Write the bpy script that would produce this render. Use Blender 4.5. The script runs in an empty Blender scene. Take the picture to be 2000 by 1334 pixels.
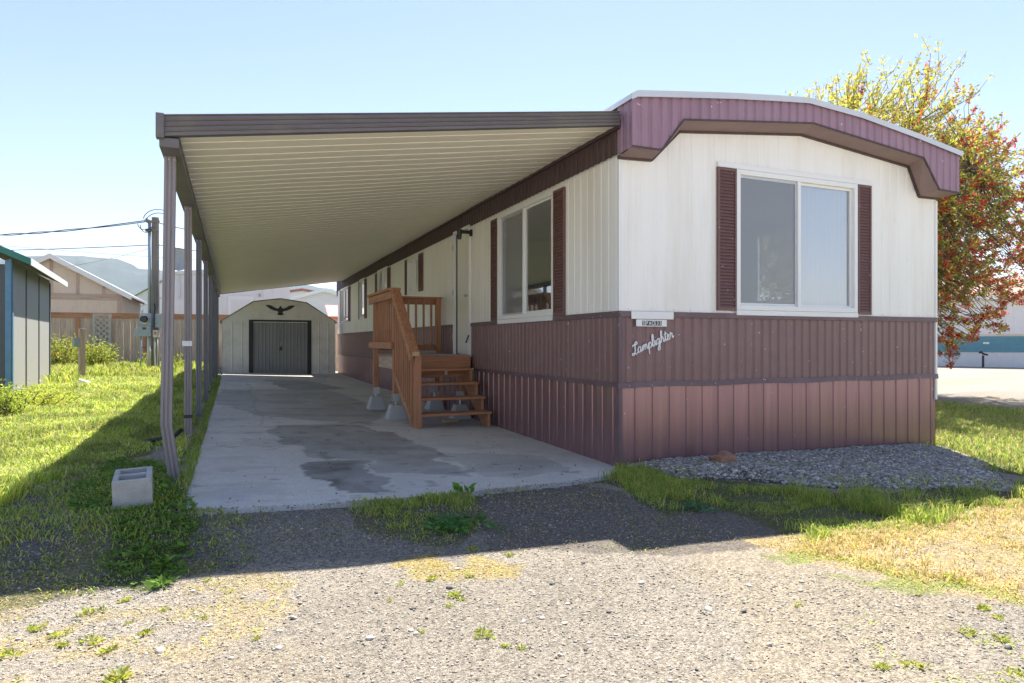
import bpy, bmesh, math, random
import numpy as np
from mathutils import Vector, Matrix
random.seed(7); RNG = np.random.default_rng(7)
S = bpy.context.scene
COL = S.collection

# ------------------------------------------------------------------ camera, sky, sun, exposure
TH = math.radians(22.75); ST, CT = math.sin(TH), math.cos(TH)
CAMZ = 1.225; F = 1300.0; HY = 665.0
cam = bpy.data.cameras.new('camera'); camo = bpy.data.objects.new('camera', cam); COL.objects.link(camo)
camo.location = (0, 0, CAMZ); camo.rotation_euler = (math.radians(90), 0, -TH)
cam.sensor_width = 36; cam.lens = 36*F/2000; cam.clip_start = 0.05; cam.clip_end = 20000
cam.shift_y = 0.001
S.camera = camo
SUNDIR = Vector((0.33, 0.505, 1.0)).normalized()
w = bpy.data.worlds.new('World'); S.world = w; w.use_nodes = True
nt = w.node_tree; nt.nodes.clear()
sky = nt.nodes.new('ShaderNodeTexSky'); sky.sky_type = 'NISHITA'; sky.sun_disc = False
sky.sun_elevation = math.asin(SUNDIR.z); sky.sun_rotation = math.atan2(SUNDIR.x, SUNDIR.y)
sky.altitude = 50; sky.air_density = 1.0; sky.dust_density = 0.15; sky.ozone_density = 2.5
bg = nt.nodes.new("ShaderNodeBackground"); bg.inputs[1].default_value = 0.093
wo = nt.nodes.new('ShaderNodeOutputWorld')
tn = nt.nodes.new('ShaderNodeVectorMath'); tn.operation = 'MULTIPLY'; tn.inputs[1].default_value = (1.0, .865, .84)
nt.links.new(sky.outputs[0], tn.inputs[0]); nt.links.new(tn.outputs[0], bg.inputs[0]); nt.links.new(bg.outputs[0], wo.inputs[0])
sl = bpy.data.lights.new('sun', 'SUN'); sl.energy = 4.8; sl.angle = math.radians(0.5); sl.color = (1, 0.94, 0.84)
so = bpy.data.objects.new('sun', sl); COL.objects.link(so); so.location = (20, 30, 60)
so.rotation_euler = SUNDIR.to_track_quat('Z', 'Y').to_euler()
S.view_settings.view_transform = 'Standard'; S.view_settings.look = 'None'
S.view_settings.exposure = 1.47; S.view_settings.gamma = 1
S.cycles.max_bounces = 8; S.cycles.transparent_max_bounces = 16; S.cycles.volume_bounces = 0

# ------------------------------------------------------------------ measuring helpers (photo survey)
def on_depth(px, py, D):
    a = (px-1000)/F; X = a*D
    return Vector((ST*D+CT*X, CT*D-ST*X, CAMZ+(HY-py)/F*D))
def on_z(px, py, z): return on_depth(px, py, F*(CAMZ-z)/(py-HY))
def on_y(px, py, Y): return on_depth(px, py, Y/(CT-ST*(px-1000)/F))
def on_x(px, py, X): return on_depth(px, py, X/(ST+CT*(px-1000)/F))

def sstep(t, a, b):
    t = np.clip((t-a)/(b-a), 0, 1); return t*t*(3-2*t)
def T(x, y):
    x = np.asarray(x, float); y = np.asarray(y, float)
    A = np.where(x < 3.48, 0.04*(3.48-np.clip(x, -0.5, 3.48)), np.clip(-0.02*(x-3.48), -0.06, 0))
    A = A + np.clip(0.02*(-0.5-x), 0, 0.12)
    A = A + 0.007*np.clip(y-5.6, -1, 20)
    s = sstep(y, 3.7, 4.8)
    return -0.05*(1-s)+A*s
def Tz(x, y): return float(T(x, y))

_ng = RNG.random((256, 256))
def vnoise(x, y):
    xi = np.floor(x).astype(int); yi = np.floor(y).astype(int); fx = x-xi; fy = y-yi
    fx = fx*fx*(3-2*fx); fy = fy*fy*(3-2*fy)
    g = lambda i, j: _ng[i % 256, j % 256]
    return (g(xi, yi)*(1-fx)+g(xi+1, yi)*fx)*(1-fy)+(g(xi, yi+1)*(1-fx)+g(xi+1, yi+1)*fx)*fy
def fbm(x, y, o=4):
    s = 0; a = .5
    for k in range(o): s = s+a*vnoise(x*2**k+17*k, y*2**k+31*k); a *= .5
    return s/(1-.5**o)

def TG(x, y): x = np.asarray(x, float); y = np.asarray(y, float); return T(x, y)+(fbm(x*1.7, y*1.7)-.5)*.03*np.exp(-np.maximum(0, y-12)/6)
# ------------------------------------------------------------------ materials
M = {}
def newmat(name):
    m = bpy.data.materials.new(name); m.use_nodes = True; nt = m.node_tree; nt.nodes.clear()
    out = nt.nodes.new('ShaderNodeOutputMaterial'); return m, nt, out
def pmat(name, col, rough=.6, var=.12, scale=3, stretch=(1, 1, 1), bump=.0, bscale=40, spec=.5, metal=0,
         dirt=None, dscale=1.5, damt=.5, dstretch=(1, 1, 1), speck=None):
    m, nt, out = newmat(name); N = nt.nodes; L = nt.links
    b = N.new('ShaderNodeBsdfPrincipled'); L.new(b.outputs[0], out.inputs[0])
    b.inputs['Roughness'].default_value = rough; b.inputs['Metallic'].default_value = metal
    b.inputs['Specular IOR Level'].default_value = spec
    tc = N.new('ShaderNodeTexCoord'); mp = N.new('ShaderNodeMapping'); mp.inputs['Scale'].default_value = stretch
    L.new(tc.outputs['Object'], mp.inputs[0])
    n = N.new('ShaderNodeTexNoise'); n.inputs['Scale'].default_value = scale; n.inputs['Detail'].default_value = 6; n.inputs['Roughness'].default_value = .65
    L.new(mp.outputs[0], n.inputs[0])
    cr = N.new('ShaderNodeValToRGB'); e = cr.color_ramp.elements
    e[0].position = .3; e[1].position = .7
    e[0].color = tuple(c*(1-var) for c in col)+(1,); e[1].color = tuple(min(1, c*(1+var)) for c in col)+(1,)
    L.new(n.outputs[0], cr.inputs[0]); last = cr.outputs[0]
    if dirt:
        mp2 = N.new('ShaderNodeMapping'); mp2.inputs['Scale'].default_value = dstretch; L.new(tc.outputs['Object'], mp2.inputs[0])
        n2 = N.new('ShaderNodeTexNoise'); n2.inputs['Scale'].default_value = dscale; n2.inputs['Detail'].default_value = 8; n2.inputs['Roughness'].default_value = .7
        L.new(mp2.outputs[0], n2.inputs[0])
        r2 = N.new('ShaderNodeMapRange'); r2.inputs[1].default_value = .48; r2.inputs[2].default_value = .72; r2.inputs[3].default_value = 0; r2.inputs[4].default_value = damt
        L.new(n2.outputs[0], r2.inputs[0])
        mx = N.new('ShaderNodeMix'); mx.data_type = 'RGBA'; L.new(r2.outputs[0], mx.inputs[0]); L.new(last, mx.inputs[6]); mx.inputs[7].default_value = dirt+(1,)
        last = mx.outputs[2]
    if speck:
        sc, sp_scale, thr = speck
        n3 = N.new('ShaderNodeTexNoise'); n3.inputs['Scale'].default_value = sp_scale; n3.inputs['Detail'].default_value = 3; L.new(tc.outputs['Object'], n3.inputs[0])
        r3 = N.new('ShaderNodeMapRange'); r3.inputs[1].default_value = thr; r3.inputs[2].default_value = thr+.03; L.new(n3.outputs[0], r3.inputs[0])
        mx = N.new('ShaderNodeMix'); mx.data_type = 'RGBA'; L.new(r3.outputs[0], mx.inputs[0]); L.new(last, mx.inputs[6]); mx.inputs[7].default_value = sc+(1,)
        last = mx.outputs[2]
    L.new(last, b.inputs['Base Color'])
    if bump:
        nb = N.new('ShaderNodeTexNoise'); nb.inputs['Scale'].default_value = bscale; nb.inputs['Detail'].default_value = 5; L.new(mp.outputs[0], nb.inputs[0])
        bp = N.new('ShaderNodeBump'); bp.inputs['Strength'].default_value = bump; bp.inputs['Distance'].default_value = .01
        L.new(nb.outputs[0], bp.inputs['Height']); L.new(bp.outputs[0], b.inputs['Normal'])
    M[name] = m; return m
def attrmat(name, rough=.8, trans=0., var=.15, nscale=30, spec=.3, bump=0, bscale=60):
    m, nt, out = newmat(name); N = nt.nodes; L = nt.links
    at = N.new('ShaderNodeAttribute'); at.attribute_name = 'Col'
    tc = N.new('ShaderNodeTexCoord'); n = N.new('ShaderNodeTexNoise'); n.inputs['Scale'].default_value = nscale; n.inputs['Detail'].default_value = 4
    L.new(tc.outputs['Object'], n.inputs[0])
    r = N.new('ShaderNodeMapRange'); r.inputs[1].default_value = .3; r.inputs[2].default_value = .7; r.inputs[3].default_value = 1-var; r.inputs[4].default_value = 1+var
    L.new(n.outputs[0], r.inputs[0])
    vm = N.new('ShaderNodeVectorMath'); vm.operation = 'SCALE'; L.new(at.outputs['Color'], vm.inputs[0]); L.new(r.outputs[0], vm.inputs['Scale'])
    b = N.new('ShaderNodeBsdfPrincipled'); b.inputs['Roughness'].default_value = rough; b.inputs['Specular IOR Level'].default_value = spec
    L.new(vm.outputs[0], b.inputs['Base Color'])
    if bump:
        nb = N.new('ShaderNodeTexNoise'); nb.inputs['Scale'].default_value = bscale; nb.inputs['Detail'].default_value = 6; L.new(tc.outputs['Object'], nb.inputs[0])
        bp = N.new('ShaderNodeBump'); bp.inputs['Strength'].default_value = bump; bp.inputs['Distance'].default_value = .01
        L.new(nb.outputs[0], bp.inputs['Height']); L.new(bp.outputs[0], b.inputs['Normal'])
    if trans:
        t = N.new('ShaderNodeBsdfTranslucent'); L.new(vm.outputs[0], t.inputs[0])
        mx = N.new('ShaderNodeMixShader'); mx.inputs[0].default_value = trans
        L.new(b.outputs[0], mx.inputs[1]); L.new(t.outputs[0], mx.inputs[2]); L.new(mx.outputs[0], out.inputs[0])
    else: L.new(b.outputs[0], out.inputs[0])
    M[name] = m; return m

PUR = (.205, .112, .107); PURF = (.29, .175, .225); SKT = (.27, .155, .165)
pmat('white_siding', (.86, .845, .80), .5, .03, 2, (1, 1, .3), dirt=(.62, .54, .42), dscale=.9, damt=.4, dstretch=(3, 3, .3), bump=.03, bscale=6)
pmat('maroon_siding', PUR, .42, .14, 4, (3, 3, .3), dirt=(.28, .20, .20), dscale=2.2, damt=.35, speck=((.75, .7, .7), 22, .71), bump=.05, bscale=9)
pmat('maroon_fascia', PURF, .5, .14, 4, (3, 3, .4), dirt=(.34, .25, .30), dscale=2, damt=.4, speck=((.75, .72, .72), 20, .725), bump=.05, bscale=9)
pmat('maroon_skirt', SKT, .27, metal=.45, var=.16, scale=3, stretch=(4, 4, .15), dirt=(.32, .20, .17), dscale=1.6, damt=.5, dstretch=(2, 2, .3), bump=.05, bscale=8, speck=((.6, .5, .5), 24, .73))
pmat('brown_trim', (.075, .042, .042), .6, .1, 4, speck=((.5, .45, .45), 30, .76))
pmat('maroon_trim', (.14, .085, .095), .5, .15, 5, dirt=(.25, .2, .22), damt=.4, speck=((.7, .7, .7), 26, .72))
pmat('soffit', (.26, .18, .17), .7, .1, 3)
pmat('roof_metal', (.62, .62, .62), .4, .06, 2, metal=.3)
pmat('white_trim', (.80, .80, .78), .45, .02, 5, dirt=(.55, .52, .45), damt=.15, dscale=5)
pmat('shutter', (.155, .082, .075), .55, .15, 6, (1, 1, 8), speck=((.6, .52, .5), 34, .70))
pmat('dark_gap', (.02, .02, .02), .8)
pmat('black_metal', (.02, .02, .022), .4)
pmat('interior', (.85, .85, .84), .8, .03)
pmat('door_paint', (.80, .78, .70), .5, .04, 2, dirt=(.5, .46, .38), damt=.3, dscale=2)
pmat('fascia_metal', (.135, .12, .125), .45, .12, 3, (.4, 1, 6), dirt=(.26, .25, .15), dscale=1.6, damt=.35, bump=.04)
pmat('post_metal', (.235, .21, .215), .42, .14, 4, (4, 4, .4), dirt=(.32, .26, .26), dscale=2.5, damt=.4)
pmat('post_bluegray', (.15, .15, .175), .42, .14, 4, (4, 4, .4), dirt=(.25, .24, .26), dscale=2.5, damt=.35)
pmat('pan_metal', (.90, .84, .69), .5, .035, 1.5, (.4, 3, 1), bump=.04, bscale=5)
for ax, st in (('x', (.6, 9, 9)), ('y', (9, .6, 9)), ('z', (9, 9, .6))):
    pmat('redwood_'+ax, (.44, .20, .10), .62, .28, 3.2, st, bump=.15, bscale=10, dirt=(.20, .085, .04), dscale=3, damt=.45, dstretch=st)
    pmat('graywood_'+ax, (.52, .39, .31), .8, .28, 3, st, bump=.3, bscale=10, dirt=(.16, .11, .09), dscale=2, damt=.5, dstretch=st)
pmat('endwood', (.62, .42, .22), .8, .15, 12)
pmat('deckmat', (.33, .34, .33), .9, .12, 20)
pmat('concrete_block', (.44, .43, .41), .9, .14, 9, bump=.6, bscale=90, dirt=(.28, .27, .24), damt=.5, dscale=6)
pmat('pier', (.46, .46, .45), .9, .08, 8, bump=.3, bscale=80, dirt=(.3, .3, .29), damt=.3, dscale=5)
pmat('galv', (.55, .57, .6), .4, .08, 10, metal=.6)
pmat('shed_wall', (.72, .72, .70), .5, .05, 2, (1, 1, .4), dirt=(.36, .35, .32), dscale=2.2, damt=.45)
pmat('shed_door', (.21, .22, .235), .5, .1, 3, (1, 1, .4), dirt=(.22, .22, .22), damt=.4)
pmat('shed_frame', (.018, .019, .024), .5)
pmat('shed_roof', (.2, .19, .18), .5, .1)
pmat('green_trim', (.03, .20, .15), .5, .1)
pmat('blue_trim', (.12, .27, .42), .5, .15, 4)
pmat('gray_panel', (.36, .36, .345), .7, .06, 8, (12, 12, .3), bump=.1)
pmat('gray_batten', (.11, .12, .125), .7)
pmat('tan_panel', (.70, .575, .45), .8, .08, 5, (9, 9, .2), dirt=(.4, .29, .23), damt=.3)
pmat('shingle', (.42, .27, .22), .9, .2, 5, (1, 1, 4), bump=.3)
pmat('white_house', (.72, .72, .73), .6, .03, 3)
pmat('teal', (.10, .27, .34), .6, .05, 3)
pmat('tar', (.05, .05, .05), .8, .1)
pmat('hillmat', (.025, .045, .04), 1, .45, .012, bump=0, dirt=(.10, .12, .07), dscale=.006, damt=.6)
pmat('pole_wood', (.20, .175, .155), .9, .3, 3, (9, 9, .4), bump=.4)
pmat('steel', (.36, .43, .50), .4, .1, 5, metal=.3)
pmat('boxgray', (.33, .38, .42), .5, .1, 8, dirt=(.2, .12, .08), damt=.3, dscale=9)
pmat('pvc', (.62, .61, .57), .5, .05)
pmat('cable', (.015, .015, .017), .6)
pmat('cable_gray', (.3, .3, .33), .6)
pmat('red_paint', (.62, .06, .09), .6, .1)
pmat('brick_roof', (.36, .15, .11), .9, .15)
pmat('rock', (.33, .17, .11), .9, .3, 14, bump=.8, bscale=30, dirt=(.16, .09, .07), damt=.6, dscale=10)
pmat('bark', (.13, .10, .08), .9, .3, 6, (4, 4, 1), bump=.4)
pmat('orange_tag', (.65, .16, .07), .6, .05)
pmat('letter_white', (.82, .82, .82), .5, .02)
pmat('lattice', (.42, .39, .36), .8, .15, 8)
pmat('screen', (.07, .072, .075), .8, .05)
pmat('concrete_pad', (.58, .56, .52), .9, .08, 2, bump=.1)
attrmat('leafmat', .55, .5, .2, 12, .4)
attrmat('stonemat', .75, 0, .25, 60, .4, .3, 120)

def glassmat(name, tint, refl, ior=1.6, alpha_mix=0., body=(.4, .42, .45)):
    m, nt, out = newmat(name); N = nt.nodes; L = nt.links
    tr = N.new('ShaderNodeBsdfTransparent'); tr.inputs[0].default_value = tint+(1,)
    gl = N.new('ShaderNodeBsdfGlossy'); gl.inputs['Roughness'].default_value = .008; gl.inputs[0].default_value = (.95, .97, 1, 1)
    tc = N.new('ShaderNodeTexCoord'); nb = N.new('ShaderNodeTexNoise'); nb.inputs['Scale'].default_value = 1.3; L.new(tc.outputs['Object'], nb.inputs[0])
    bp = N.new('ShaderNodeBump'); bp.inputs['Strength'].default_value = .05; bp.inputs['Distance'].default_value = .02
    L.new(nb.outputs[0], bp.inputs['Height']); L.new(bp.outputs[0], gl.inputs['Normal'])
    fr = N.new('ShaderNodeFresnel'); fr.inputs[0].default_value = ior
    ad = N.new('ShaderNodeMath'); ad.operation = 'ADD'; ad.inputs[1].default_value = refl; L.new(fr.outputs[0], ad.inputs[0])
    base = tr
    if alpha_mix:
        df = N.new('ShaderNodeBsdfDiffuse'); df.inputs[0].default_value = body+(1,)
        m0 = N.new('ShaderNodeMixShader'); m0.inputs[0].default_value = alpha_mix
        L.new(tr.outputs[0], m0.inputs[1]); L.new(df.outputs[0], m0.inputs[2]); base = m0
    mx = N.new('ShaderNodeMixShader'); L.new(ad.outputs[0], mx.inputs[0]); L.new(base.outputs[0], mx.inputs[1]); L.new(gl.outputs[0], mx.inputs[2])
    L.new(mx.outputs[0], out.inputs[0]); M[name] = m
glassmat('glass', (.93, .94, .94), .22)
glassmat('glass_screened', (.5, .51, .52), .05, 1.35, .42, (.50, .51, .52))
glassmat('backing_gray', (.8, .8, .8), 0, 1.01, .96, (.80, .81, .82))  # pane backing, a pale reflection put into its colour

def groundmat(name, pebble=55., pamt=.6, bumpd=.012):
    m, nt, out = newmat(name); N = nt.nodes; L = nt.links
    at = N.new('ShaderNodeAttribute'); at.attribute_name = 'Col'
    tc = N.new('ShaderNodeTexCoord')
    v = N.new('ShaderNodeTexVoronoi'); v.inputs['Scale'].default_value = pebble; L.new(tc.outputs['Object'], v.inputs[0])
    v2 = N.new('ShaderNodeTexVoronoi'); v2.inputs['Scale'].default_value = pebble*2.6; L.new(tc.outputs['Object'], v2.inputs[0])
    sx = N.new('ShaderNodeSeparateColor'); L.new(v.outputs['Color'], sx.inputs[0])
    sx2 = N.new('ShaderNodeSeparateColor'); L.new(v2.outputs['Color'], sx2.inputs[0])
    def mr(src, a, b):
        r = N.new('ShaderNodeMapRange'); r.inputs[3].default_value = a; r.inputs[4].default_value = b; L.new(src, r.inputs[0]); return r.outputs[0]
    n = N.new('ShaderNodeTexNoise'); n.inputs['Scale'].default_value = 9; n.inputs['Detail'].default_value = 10; n.inputs['Roughness'].default_value = .75; L.new(tc.outputs['Object'], n.inputs[0])
    def mul(a, b):
        q = N.new('ShaderNodeMath'); q.operation = 'MULTIPLY'; L.new(a, q.inputs[0]); L.new(b, q.inputs[1]); return q.outputs[0]
    f = mul(mul(mr(sx.outputs[0], 1-pamt, 1+pamt*.7), mr(sx2.outputs[1], 1-pamt*.7, 1+pamt*.5)), mr(n.outputs[0], .80, 1.20))
    vm = N.new('ShaderNodeVectorMath'); vm.operation = 'SCALE'; L.new(at.outputs['Color'], vm.inputs[0]); L.new(f, vm.inputs['Scale'])
    b = N.new('ShaderNodeBsdfPrincipled'); b.inputs['Roughness'].default_value = .9; b.inputs['Specular IOR Level'].default_value = .25
    L.new(vm.outputs[0], b.inputs['Base Color'])
    ds = N.new('ShaderNodeMath'); ds.operation = 'ADD'; L.new(v.outputs['Distance'], ds.inputs[0]); L.new(v2.outputs['Distance'], ds.inputs[1])
    bp = N.new('ShaderNodeBump'); bp.invert = True; bp.inputs['Strength'].default_value = .8; bp.inputs['Distance'].default_value = bumpd
    L.new(ds.outputs[0], bp.inputs['Height']); L.new(bp.outputs[0], b.inputs['Normal'])
    L.new(b.outputs[0], out.inputs[0]); M[name] = m
groundmat('groundmat', 95, .45, .009)
groundmat('slabmat', 160, .16, .003)

# ------------------------------------------------------------------ mesh builder
def tag(o, label=None, cat=None, group=None, kind=None):
    if label: o['label'] = label
    if cat: o['category'] = cat
    if group: o['group'] = group
    if kind: o['kind'] = kind
    return o
def thing(name, label, cat, loc, group=None):
    o = bpy.data.objects.new(name, None); COL.objects.link(o); o.location = loc; o.empty_display_size = .3
    return tag(o, label, cat, group)
def rootloc(p):
    v = Vector((0, 0, 0))
    while p is not None: v += p.location; p = p.parent
    return v
class MB:
    def __init__(s, X=None): s.v = []; s.f = []; s.X = X
    def add(s, vs, fs):
        n = len(s.v); s.v += [Vector(p) for p in vs]; s.f += [tuple(i+n for i in f) for f in fs]; return s
    def box(s, x0, x1, y0, y1, z0, z1):
        return s.add([(x0, y0, z0), (x1, y0, z0), (x1, y1, z0), (x0, y1, z0), (x0, y0, z1), (x1, y0, z1), (x1, y1, z1), (x0, y1, z1)],
                     [(0, 3, 2, 1), (4, 5, 6, 7), (0, 1, 5, 4), (1, 2, 6, 5), (2, 3, 7, 6), (3, 0, 4, 7)])
    def beam(s, a, b, w, h, up=(0, 0, 1)):
        a = Vector(a); b = Vector(b); d = (b-a).normalized(); u = Vector(up); sd = d.cross(u)
        if sd.length < 1e-4: sd = d.cross(Vector((1, 0, 0)))
        sd.normalize(); u = sd.cross(d); p = []
        for q in (a, b):
            for i, j in ((-1, -1), (1, -1), (1, 1), (-1, 1)): p.append(q+sd*(w/2*i)+u*(h/2*j))
        return s.add(p, [(0, 3, 2, 1), (4, 5, 6, 7), (0, 1, 5, 4), (1, 2, 6, 5), (2, 3, 7, 6), (3, 0, 4, 7)][::1])
    def tube(s, pts, r, n=8, r1=None):
        pts = [Vector(p) for p in pts]; k = len(pts); ring = []; prev = None
        for i, p in enumerate(pts):
            d = (pts[min(i+1, k-1)]-pts[max(i-1, 0)]).normalized()
            if prev is None:
                a = d.cross(Vector((0, 0, 1)))
                if a.length < .01: a = d.cross(Vector((1, 0, 0)))
            else: a = prev-d*prev.dot(d)
            a.normalize(); prev = a; b = d.cross(a)
            rr = r if r1 is None else r+(r1-r)*i/(k-1)
            ring.append([p+(a*math.cos(t)+b*math.sin(t))*rr for t in [2*math.pi*j/n for j in range(n)]])
        vs = [q for rg in ring for q in rg]; fs = []
        for i in range(k-1):
            for j in range(n): fs.append((i*n+j, i*n+(j+1) % n, (i+1)*n+(j+1) % n, (i+1)*n+j))
        fs.append(tuple(range(n))[::-1]); fs.append(tuple((k-1)*n+j for j in range(n)))
        return s.add(vs, fs)
    def prism(s, poly, fn, d0, d1):  # poly [(u,v)], fn(u,v,d)->point
        n = len(poly)
        vs = [fn(u, v, d0) for u, v in poly]+[fn(u, v, d1) for u, v in poly]
        return s.add(vs, [tuple(range(n))[::-1], tuple(range(n, 2*n))]+[(i, (i+1) % n, n+(i+1) % n, n+i) for i in range(n)])
    def build(s, name, mat, parent=None, bevel=0, smooth=False, fixn=True):
        me = bpy.data.meshes.new(name); off = rootloc(parent)
        vs = [((s.X @ p) if s.X else p)-off for p in s.v]
        me.from_pydata([tuple(p) for p in vs], [], s.f)
        if fixn:
            bm = bmesh.new(); bm.from_mesh(me); bmesh.ops.recalc_face_normals(bm, faces=bm.faces); bm.to_mesh(me); bm.free()
        me.materials.append(M[mat] if isinstance(mat, str) else mat)
        if smooth: me.polygons.foreach_set('use_smooth', [True]*len(me.polygons))
        o = bpy.data.objects.new(name, me); COL.objects.link(o)
        if parent: o.parent = parent
        if bevel:
            b = o.modifiers.new('bevel', 'BEVEL'); b.width = bevel; b.segments = 2; b.limit_method = 'ANGLE'
        return o
def npmesh(name, V, Fs, col=None, mat=None, parent=None, smooth=False, mi=None):
    """V (n,3), Fs: list of (m,k) int arrays; col (n,3)"""
    me = bpy.data.meshes.new(name); V = np.asarray(V, np.float32); off = rootloc(parent)
    V = V-np.array(off, np.float32)
    me.vertices.add(len(V)); me.vertices.foreach_set('co', V.ravel())
    nl = sum(f.size for f in Fs); nf = sum(len(f) for f in Fs)
    me.loops.add(nl); me.polygons.add(nf)
    me.loops.foreach_set('vertex_index', np.concatenate([f.ravel() for f in Fs]).astype(np.int32))
    tot = np.concatenate([np.full(len(f), f.shape[1]) for f in Fs]); st = np.concatenate([[0], np.cumsum(tot)[:-1]])
    me.polygons.foreach_set('loop_start', st.astype(np.int32)); me.polygons.foreach_set('loop_total', tot.astype(np.int32))
    if smooth: me.polygons.foreach_set('use_smooth', np.ones(nf, bool))
    me.update(calc_edges=True)
    if col is not None:
        a = me.attributes.new('Col', 'FLOAT_COLOR', 'POINT')
        a.data.foreach_set('color', np.c_[col, np.ones(len(col))].astype(np.float32).ravel())
    me.materials.append(M[mat])
    o = bpy.data.objects.new(name, me); COL.objects.link(o)
    if parent: o.parent = parent
    return o
class Pl:
    """vertical plane: origin (x,y), u direction angle; P(u,z,d) d outwards"""
    def __init__(s, ox, oy, ux, uy, nx, ny): s.o = (ox, oy); s.u = (ux, uy); s.n = (nx, ny)
    def P(s, u, z, d): return Vector((s.o[0]+s.u[0]*u+s.n[0]*d, s.o[1]+s.u[1]*u+s.n[1]*d, z))
    def box(s, mb, u0, u1, z0, z1, d0, d1):
        P = s.P
        return mb.add([P(u0, z0, d1), P(u1, z0, d1), P(u1, z0, d0), P(u0, z0, d0), P(u0, z1, d1), P(u1, z1, d1), P(u1, z1, d0), P(u0, z1, d0)],
                      [(0, 3, 2, 1), (4, 5, 6, 7), (0, 1, 5, 4), (1, 2, 6, 5), (2, 3, 7, 6), (3, 0, 4, 7)])
def ribbed(mb, pl, u0, u1, z0, ztop, pitch, prof, holes=(), d=0., wob=0):
    """ribbed sheet from u0..u1; prof [(frac, depth)]; ztop number or fn"""
    zt = ztop if callable(ztop) else (lambda u: ztop)
    us = {round(u0, 5), round(u1, 5)}
    k = math.floor(u0/pitch)
    while k*pitch < u1:
        for fr, dp in prof:
            q = (k+fr)*pitch
            if u0 < q < u1: us.add(round(q, 5))
        k += 1
    for h in holes:
        for q in h[:2]:
            if u0 < q < u1: us.add(round(q, 5))
    us = sorted(us)
    def dep(u):
        t = (u/pitch) % 1.0; pr = list(prof)+[(1.0, prof[0][1])]
        for (a, da), (b, db) in zip(pr, pr[1:]):
            if a-1e-9 <= t <= b+1e-9: return d+da+(db-da)*(t-a)/(b-a)
        return d
    zs = sorted({z for h in holes for z in h[2:4] if z > z0}|{z0})
    for a, b in zip(us, us[1:]):
        lv = [z for z in zs]; um = (a+b)/2
        for i, z in enumerate(lv):
            za = z; top = (i == len(lv)-1)
            zb = None if top else lv[i+1]
            zm = (za+(zb if zb else min(zt(a), zt(b))))/2
            if any(h[0] < um < h[1] and h[2] < zm < h[3] for h in holes): continue
            A = zt(a) if top else zb; B = zt(b) if top else zb
            mb.add([pl.P(a, za, dep(a)), pl.P(b, za, dep(b)), pl.P(b, B, dep(b)), pl.P(a, A, dep(a))], [(0, 1, 2, 3)])
    return mb
RIB = [(0, 0), (.55, 0), (.68, -.014), (.87, -.014)]
WRIB = [(0, 0), (.7, 0), (.78, -.005), (.92, -.005)]
SRIB = [(0, 0), (.40, .006), (.84, 0), (.87, .010), (.91, .010), (.94, 0)]

# ------------------------------------------------------------------ ground
HX0, HX1, HY0, HY1 = 3.48, 8.05, 5.59, 24.5
SLAB = [(-.30, 4.80), (.25, 4.76), (.82, 4.79), (1.4, 4.84), (1.9, 4.95), (2.6, 5.08), (3.2, 5.29), (3.50, 5.62)]
def slab_front(x): return np.interp(x, [p[0] for p in SLAB], [p[1] for p in SLAB])
def G(pts, z=-.05): return [tuple(on_z(px, py, z))[:2] for px, py in pts]
def inpoly(x, y, poly):
    r = np.zeros(x.shape, bool); n = len(poly)
    for i in range(n):
        x1, y1 = poly[i]; x2, y2 = poly[(i+1) % n]
        c = ((y1 > y) != (y2 > y)); xx = (x2-x1)*(y-y1)/((y2-y1) if y2 != y1 else 1e-9)+x1
        r ^= c & (x < xx)
    return r
def wob(x, y, a=.12, s=3.): return x+(fbm(x*s, y*s, 3)-.5)*2*a, y+(fbm(x*s+50, y*s+9, 3)-.5)*2*a
# world-space layout of the vegetation (surveyed)
LAWN = [(-14, 27), (-.45, 27), (-.42, 6.3)]+G([(318, 880), (270, 905), (190, 925), (90, 965), (0, 1010), (-500, 1170)], .1)
SPARSE_L = G([(-300, 1000), (0, 980), (200, 920), (330, 930), (375, 1005), (520, 1040), (500, 1090), (250, 1130), (0, 1165), (-300, 1200)], 0)
WEED_BLK = G([(215, 930), (318, 930), (345, 990), (375, 1020), (385, 1070), (330, 1120), (230, 1115), (205, 1080), (230, 1050), (150, 1035), (130, 1000)], .03)
TUFT = G([(700, 1000), (760, 985), (840, 965), (905, 958), (935, 985), (950, 1035), (900, 1068), (800, 1070), (730, 1060), (668, 1025)])
TUFT2 = G([(905, 960), (960, 955), (1030, 958), (1030, 985), (950, 985)])
STRIP = G([(1100, 930), (1215, 915), (1300, 925), (1420, 940), (1640, 962), (1850, 950), (2050, 935), (2400, 930), (2400, 960), (2000, 1000), (1800, 1042), (1560, 1068), (1490, 1010), (1380, 990), (1320, 1010), (1240, 985), (1190, 955)])
DRY = G([(1440, 1050), (1560, 1040), (1800, 1010), (2000, 965), (2400, 950), (2600, 1150), (2050, 1190), (1880, 1160), (1720, 1125), (1560, 1090)])
GREENEDGE = G([(1460, 1068), (1560, 1062), (1700, 1085), (1880, 1130), (2050, 1160), (2050, 1190), (1850, 1155), (1690, 1140), (1540, 1105)])
MOSS = G([(750, 1095), (830, 1078), (950, 1080), (1025, 1098), (1010, 1120), (900, 1130), (800, 1128)])
SPARSE_BL = G([(-200, 1170), (0, 1165), (280, 1125), (520, 1110), (640, 1150), (560, 1250), (300, 1300), (100, 1400), (-300, 1500)])
SPARSE_BR = G([(1650, 1120), (1800, 1150), (2050, 1190), (2300, 1300), (2100, 1420), (1800, 1350), (1680, 1250)])
BACKGRASS = [(8.12, 14)]+G([(1828, 864), (1885, 880), (1965, 920), (2100, 945), (2700, 1010), (2700, 815), (2000, 797), (1860, 786)], -.05)
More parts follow.
